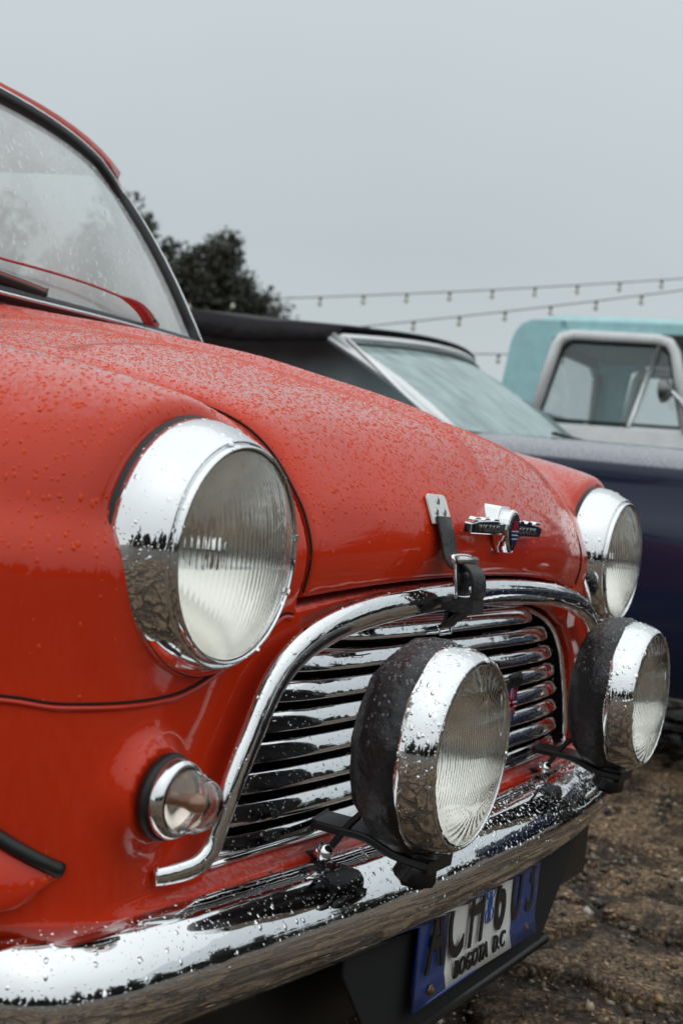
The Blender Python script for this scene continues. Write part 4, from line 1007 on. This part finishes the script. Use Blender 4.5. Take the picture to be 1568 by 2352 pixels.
# canvas top
secs = []
for t in np.linspace(0, 1, 19):
    row = []
    for u in np.linspace(-1.08, 1.08, 25):
        uu = max(-1, min(1, u)); a = cws(uu, 1.0)+Vector((0, -.01, .026))
        y = a.y+t*(3.25-a.y); hw = .56+.15*min(1, t*2.2)
        crown = 1.300+.035*math.sin(min(1, t*1.15)*PI*.62)-.35*max(0, t-.62)**1.6
        z = crown-.045*abs(uu)**2.4
        if t < .12: z = z*(t/.12)+(1-t/.12)*(a.z+.012-.012*uu)
        if abs(u) > 1: z -= .055+.03*min(1, t*3)
        z += .006*math.sin(t*22)*abs(uu)**3
        row.append((3.2+uu*hw*(1.0 if abs(u) <= 1 else 1.035), y, z))
    secs.append(row)
top = cvw(loft('canvas_top', secs, MT['softtop'], cv)); s = top.modifiers.new('s', 'SOLIDIFY'); s.thickness = .012; s.offset = -1
for sg in (-1, 1):
    cvw(prism('side_window', [(1.22, .90), (2.9, .90), (2.9, 1.28), (1.72, 1.235)], .004, ((3.2+sg*.80, 0, 0), (0, 1, 0), (-sg*.36, 0, 1), (sg, 0, 0)), MT['cwin'] if 'cwin' in MT else MT['window'], cv, 0))
    v, f = sweep([(3.2+sg*.80, 1.17, .93), (3.2+sg*.70, 1.58, 1.20)], circ(.007, 6), (1, 0, 0)); cvw(mk('quarter_glass_edge', v, f, MT['chrome'], cv))
    cvw(prism('rear_quarter_cloth', [(2.7, .90), (3.5, .90), (3.2, 1.22), (2.7, 1.30)], .008, ((3.2+sg*.81, 0, 0), (0, 1, 0), (-sg*.30, 0, 1), (sg, 0, 0)), MT['softtop'], cv, 0))
cvw(prism('rear_cloth', [(-.75, 0), (.75, 0), (.65, .42), (-.65, .42)], .008, ((3.2, 3.5, .90), (1, 0, 0), (0, -.62, .78), (0, -1, -.3)), MT['softtop'], cv, 0))
for x in (2.75, 3.6): cvw(boxo('seat', (x-.26, 2.0, .55), (x+.26, 2.16, 1.08), MT['interior'], cv, .05))
cvw(boxo('dashboard', (2.45, 1.15, .80), (3.95, 1.4, .93), MT['interior'], cv, .03))
cvw(boxo('wiper', (2.6, .86, .945), (3.1, .88, .955), MT['rubber'], cv, .003))
cvw(boxo('front_bumper', (2.34, -1.36, .42), (4.06, -1.24, .52), MT['chrome'], cv, .02))
for sg in (-1, 1):
    o = latheo('headlight', [(0, .01), (.06, .006), (.085, -.004), (.095, -.02)], (3.2+sg*.66, -1.26, .66), MT['chrome'], cv, seg=24); cvw(o)

# ================================================================== PICKUP
MT['teal'] = mat('faded_teal_paint', (.34, .62, .65), .35, coat=.5, var=.10); MT['offwhite'] = mat('off_white_paint', (.88, .89, .89), .35, coat=.5, var=.06)
MT['dullmirror'] = mat('weathered_mirror_shell', (.22, .22, .22), .3, metal=.9); MT['greyint'] = mat('grey_cab_lining', (.22, .21, .21), .8, bump=(60, .2, .01))
pk = empty('pickup_truck', (6.4, 2.0, 0), 'old teal and white pickup truck with chrome door mirror, parked behind the blue convertible', 'truck')
pinv = Matrix.Translation((-6.4, -2.0, 0))
def pw(o): o.data.transform(pinv); return o
PX0, PX1 = 5.60, 7.20
def cab_roof():
    secs = []
    for y, z, ins in ((2.255, 1.68, .12), (2.235, 1.735, .09), (2.19, 1.775, .065), (2.12, 1.80, .05), (2.1, 1.812, .04), (1.7, 1.818, .04), (1.3, 1.812, .04), (1.05, 1.79, .05), (.98, 1.76, .08)):
        row = []
        for u in np.linspace(-1, 1, 17):
            hw = (PX1-PX0)/2-ins; x = (PX0+PX1)/2+u*hw; row.append((x, y, z-.012*u*u-(.055 if abs(u) > .99 else 0)))
        secs.append(row)
    o = pw(loft('cab_roof', secs, MT['teal'], pk)); s = o.modifiers.new('s', 'SOLIDIFY'); s.thickness = .03; s.offset = -1
cab_roof()
for sx, sg in ((PX0, -1), (PX1, 1)):
    A = (0, 1, 0); Bz = (-sg*.10, 0, 1); Cn = (sg, 0, 0); O = (sx+sg*.035, 0, 0)
    O = (sx+(.0 if sg < 0 else 0), 0, 0)
    # side of the cab: B pillar panel in teal, door frame in white
    def P_(pts, th, m, nm, off=0., bev=.006): return pw(prism(nm, pts, th, ((sx+sg*(.115+off), 0, 0), A, (-sg*.10, 0, 1), Cn), m, pk, bev))
    P_([(2.10, 1.12), (2.30, 1.12), (2.262, 1.62), (2.245, 1.69), (2.21, 1.74), (2.15, 1.765), (1.95, 1.765), (1.93, 1.70), (2.02, 1.66)], .03, MT['teal'], 'rear_pillar')
    P_([(.90, 1.70), (1.99, 1.71), (1.99, 1.765), (.95, 1.765)], .03, MT['teal'], 'roof_rail')
    door = P_([(1.16, .45), (2.09, .45), (2.09, 1.195), (1.16, 1.195)], .03, MT['offwhite'], 'door', .004)
    fr = [(2.07, 1.19), (1.985, 1.63), (1.96, 1.665), (1.90, 1.682), (1.43, 1.675), (1.37, 1.66), (1.335, 1.61), (1.22, 1.19)]
    path = [Vector((sx+sg*(.115-.10*b_+.020), a_, b_)) for a_, b_ in fr]
    v, f = sweep(path, [(-.028, -.030), (.018, -.030), (.024, -.012), (.024, .016), (.012, .030), (-.028, .030)], (sg*1., 0, 0)); o = mk('window_frame', v, f, MT['offwhite'], pk); fixn(o); pw(o)
    gl_ = [(2.035, 1.215), (1.955, 1.61), (1.91, 1.65), (1.43, 1.645), (1.365, 1.60), (1.26, 1.215)]
    pw(tube('window_rubber', [Vector((sx+sg*(.115-.10*b_+.012), a_, b_)) for a_, b_ in gl_], .010, MT['rubber'], pk, n=6, smooth=0, closed=True, up=(1, 0, 0)))
    P_(gl_, .003, MT['window'], 'door_window', 0, 0)
    v, f = sweep([Vector((sx+sg*(.115-.10*b_+.02), a_, b_)) for a_, b_ in ((1.53, 1.20), (1.42, 1.66))], circ(.014, 8), (1, 0, 0)); pw(mk('vent_window_post', v, f, MT['silver'], pk))
    P_([(1.30, .60), (1.55, .60), (1.55, .66), (1.30, .66)], .02, MT['chrome'], 'door_handle', .03)
    P_([(.2, .30), (1.15, .30), (1.15, 1.17), (1.10, 1.19), (.2, 1.12)], .03, MT['offwhite'], 'front_fender')
    P_([(-1.1, .45), (.2, .45), (.2, 1.08), (-1.0, 1.02), (-1.1, .9)], .03, MT['offwhite'], 'front_fender')
    # mirror on an arm
    if True:
        mo_ = latheo('door_mirror', [(0, .012), (.050, .006), (.066, -.004), (.060, -.030), (.035, -.052), (.012, -.060), (0, -.060)], (sx-.08 if sg < 0 else sx+.08, 1.36, 1.40), MT['dullmirror'], pk, axis=(0, 1, -.05), seg=28); pw(mo_)
        pw(tube('mirror_arm', [(sx+sg*.08, 1.31, 1.40), (sx+sg*.07, 1.24, 1.33), (sx+sg*.04, 1.20, 1.20)], .012, MT['chrome'], pk, n=8))
pw(boxo('cab_back', (PX0+.05, 2.225, .75), (PX1-.05, 2.255, 1.30), MT['teal'], pk))
for a_, b_ in ((PX0+.05, 5.72), (7.08, PX1-.05)): pw(boxo('cab_back_panel', (a_, 2.215, 1.30), (b_, 2.250, 1.66), MT['greyint'], pk))
pw(boxo('cab_back_panel', (PX0+.14, 2.205, 1.66), (PX1-.14, 2.235, 1.745), MT['greyint'], pk))
pw(prism('rear_window', [(-.68, 0), (.68, 0), (.66, .36), (-.66, .36)], .004, ((6.4, 2.24, 1.30), (1, 0, 0), (0, 0, 1), (0, -1, 0)), MT['window'], pk, 0))
pw(boxo('roof_lining', (PX0+.07, 1.10, 1.715), (PX1-.07, 2.22, 1.735), MT['greyint'], pk))
pw(boxo('bench_seat', (PX0+.12, 1.85, .7), (PX1-.12, 2.05, 1.12), MT['greyint'], pk, .04))
pw(prism('windscreen', [(-.72, 0), (.72, 0), (.66, .55), (-.66, .55)], .004, ((6.4, .98, 1.14), (1, 0, 0), (0, .22, .97), (0, -1, .2)), MT['window'], pk, 0))
pw(boxo('dashboard', (PX0+.08, .95, .95), (PX1-.08, 1.12, 1.12), MT['greyint'], pk, .02))
pw(boxo('hood', (PX0+.12, -1.05, 1.02), (PX1-.12, .98, 1.10), MT['offwhite'], pk, .04))
pw(boxo('front_end', (PX0+.02, -1.15, .45), (PX1-.02, -1.05, 1.02), MT['offwhite'], pk, .03))
pw(boxo('bed', (PX0-.02, 2.46, .55), (PX1+.02, 4.6, 1.05), MT['teal'], pk, .04)); pw(boxo('chassis', (PX0+.1, -1.0, .35), (PX1-.1, 4.4, .60), MT['matte'], pk, .03))
for x in (PX0+.10, PX1-.10):
    for y in (-.30, 3.3):
        t = wheel(x if x < 6.4 else x, y, .37, .20, pk)
        pw(t); [c_.data.transform(pinv) for c_ in t.children]

# ================================================================== TREES
def leaf_mat(name, a, b):
    q = N(name); g_ = q.n('ShaderNodeNewGeometry'); q.l(q.ramp(g_.outputs['Random Per Island'], [(0, a), (1, b)]), q.p.inputs['Base Color']); q.p.inputs['Roughness'].default_value = .6; return q.m
MT['leafA'] = leaf_mat('dark_evergreen_leaf', (.020, .025, .017), (.065, .068, .045)); MT['leafB'] = leaf_mat('dull_green_leaf', (.025, .028, .020), (.085, .082, .055))
MT['bark'] = mat('bark', (.045, .035, .028), .9, bump=(8, .8, .05))
def tree_mesh(h, blobs, n, leaf, seed):
    rng = np.random.default_rng(seed); cs = np.array([b[:3] for b in blobs]); rs = np.array([b[3] for b in blobs])
    # twig-clump centres inside the blobs, leaves gathered round them
    k = n//26; bi = rng.choice(len(blobs), k, p=rs**2/(rs**2).sum()); d = rng.normal(size=(k, 3)); d /= np.linalg.norm(d, axis=1)[:, None]
    cc = cs[bi]+d*(rs[bi]*rng.random(k)**.38)[:, None]*np.array([1, 1, 1.0])
    ci = rng.integers(0, k, n); p = cc[ci]+rng.normal(size=(n, 3))*.13*np.array([1, 1, .8])
    a = rng.normal(size=(n, 3)); a /= np.linalg.norm(a, axis=1)[:, None]; b = np.cross(a, rng.normal(size=(n, 3))); b /= np.linalg.norm(b, axis=1)[:, None]
    s = (leaf*rng.uniform(.5, 1.3, n))[:, None]; V = np.stack([p-a*s, p+b*s*.45, p+a*s, p-b*s*.45], 1).reshape(-1, 3)
    return npmesh('crown', V, np.arange(4*n).reshape(-1, 4)), cs
def tree(loc, h, blobs, n, leaf, m, label, seed, group=None, shared=None, sc_=1., rot=0.):
    t = empty('tree', loc, label, 'tree', group, rot); t.scale = (sc_,)*3
    if shared is None:
        cm, cs = tree_mesh(h, blobs, n, leaf, seed); cm.materials.append(m)
        v, f = sweep(smoothpath([(0, 0, -.1), (.05, 0, h*.3), (-.05, .05, h*.6), (0, 0, h*.92)], 5), circ(1, 9), (1, 0, 0), scale=list(np.linspace(.2, .03, 16)))
        tv, tf = list(v), list(f); rr = random.Random(seed)
        for c_ in cs:
            z0 = max(.8, min(c_[2]-.6, h*.7)); b0 = len(tv)
            lv, lf = sweep([Vector((0, 0, z0)), Vector((c_[0]*.5, c_[1]*.5, (z0+c_[2])/2)), Vector(tuple(c_))], circ(1, 6), (.3, .9, .1), scale=[.07, .05, .02])
            tv += lv; tf += [tuple(x+b0 for x in fc) for fc in lf]
        tm = bpy.data.meshes.new('trunk'); tm.from_pydata([tuple(p) for p in tv], [], tf); tm.materials.append(MT['bark']); tm.polygons.foreach_set('use_smooth', [True]*len(tm.polygons))
        shared = (cm, tm)
    for nm, me in (('crown', shared[0]), ('trunk', shared[1])): o = bpy.data.objects.new(nm, me); COL.objects.link(o); o.parent = t
    return shared
def cone_blobs(h, r, seed, z0=.8):
    rr = random.Random(seed); out_ = []
    for z in np.arange(z0, h-.3, .45):
        w_ = r*(1-(z-z0)/(h-z0))**.8; m_ = max(1, int(w_*3.2))
        for k in range(m_): a = rr.uniform(0, 6.28); out_.append((w_*.6*math.cos(a), w_*.6*math.sin(a), z+rr.uniform(-.2, .2), .25+w_*.40))
    return out_
# ground points at 30 m along the sight lines
d0 = math.radians(0)
tree((22.2, 18.3, 0), 7.1, cone_blobs(7.1, 3.4, 3), 80000, .105, MT['leafA'], 'tall dark pointed conifer behind the red car, leftmost of the trees', 3)
bl = [(0, 0, 5.3, .62), (-.55, .2, 4.9, .6), (.55, -.1, 4.9, .62), (.1, .3, 4.4, .8), (.85, -.6, 4.4, .5), (-.2, 0, 3.6, 1.05), (.5, -.3, 3.4, .9), (0, 0, 2.6, 1.2), (.6, -.5, 2.4, 1.0), (-.9, .6, 4.1, .45), (.2, -.2, 5.75, .35), (0, 0, 1.6, 1.2)]
sh2 = tree((23.5, 16.75, 0), 6.0, bl, 34000, .085, MT['leafB'], 'round topped tree with sky gaps in its crown, middle of the trees', 5)
bl = [(0, 0, 4.2, .5), (.4, -.4, 3.9, .6), (-.5, .5, 3.9, .6), (.1, .0, 3.3, .9), (.7, -.8, 3.2, .6), (1., -1.2, 2.7, .6), (-.5, .5, 2.8, 1.), (.3, -.3, 2.2, 1.2), (.9, -1.1, 1.9, .9), (-.6, .8, 1.8, 1.1)]
tree((23.7, 16.15, 0), 4.6, bl, 26000, .07, MT['leafA'], 'low dark bushy tree at the right end of the tree line', 7, sc_=1.1)
sh = tree((20.3, 20.6, 0), 7.6, cone_blobs(7.6, 2.4, 9), 22000, .10, MT['leafA'], 'dark broad conifer hidden behind the windscreen of the red car', 9)
# the tree line across the yard that the chrome and the wet paint mirror
k = 0
for ang in np.linspace(-185, -4, 30):
    a = math.radians(ang+random.uniform(-2, 2)); R_ = random.uniform(24, 34)
    tree((-.5+R_*math.cos(a), R_*math.sin(a), 0), 7, None, 0, 0, None, 'dark tree across the yard in front of the parked cars', 0, 'trees across the yard behind the camera', sh if k % 3 else sh2, random.uniform(.7, 1.15), random.uniform(0, 6)); k += 1

# ================================================================== STRING LIGHTS
MT['cable'] = mat('black_cable', (.02, .02, .02), .6)
q = N('bulb_glass_pale'); q.p.inputs['Base Color'].default_value = (.62, .58, .48, 1); q.p.inputs['Roughness'].default_value = .15; MT['bulb'] = q.m
bulb_me = None
def bulb_meshes():
    v, f = lathe([(0, 0), (.016, .002), (.018, .03), (.014, .045)], (0, 0, 0), (0, 0, -1), 10); a = bpy.data.meshes.new('socket'); a.from_pydata([tuple(x) for x in v], [], f); a.materials.append(MT['cable'])
    v, f = lathe([(.012, .04), (.022, .06), (.028, .08), (.022, .10), (.010, .112), (0, .114)], (0, 0, 0), (0, 0, -1), 12); b_ = bpy.data.meshes.new('bulb'); b_.from_pydata([tuple(x) for x in v], [], f); b_.materials.append(MT['bulb'])
    for m_ in (a, b_): m_.polygons.foreach_set('use_smooth', [True]*len(m_.polygons))
    return a, b_
SOC, BUL = bulb_meshes()
for m_ in (SOC, BUL): m_.transform(Matrix.Scale(.72, 4))
def sightpt(u, v_, dist):
    d = Vector(f_)+Vector(r_)*((u-784)/3095.7)+Vector(u_)*((1176-v_)/3095.7); return Vector(CAM)+d*dist
def string(A, B, sag, nb, label, ext0=0., ext1=0.):
    A, B = Vector(A), Vector(B); t = empty('string_lights', A, label, 'string lights', 'strings of festoon bulbs over the yard')
    pt = lambda s: A.lerp(B, s)+Vector((0, 0, -sag*4*s*(1-s)))
    v, f = sweep([pt(s)-A for s in np.linspace(0, 1, 40)], circ(.0045, 5), (0, 0, 1)); mk('cable', v, f, MT['cable'], t)
    for i in range(nb):
        s = (i+.5)/nb; p = pt(s)-A
        so = bpy.data.objects.new('socket', SOC); COL.objects.link(so); so.parent = t; so.location = p
        bu = bpy.data.objects.new('bulb', BUL); COL.objects.link(bu); bu.parent = so
A0 = (6.6, 9.6, 2.36)
string((7.0, 7.95, 1.93), (12.4, -.5, 3.66), .14, 27, 'upper string of pale bulbs on a thin black cable against the sky')
string((6.9, 7.0, 1.52), (11.6, -.6, 3.62), .12, 24, 'second string of pale bulbs passing over the pickup roof')
string((7.5, 5.8, 1.75), (12.4, .6, 2.70), .10, 12, 'lowest string of pale bulbs running behind the pickup cab')
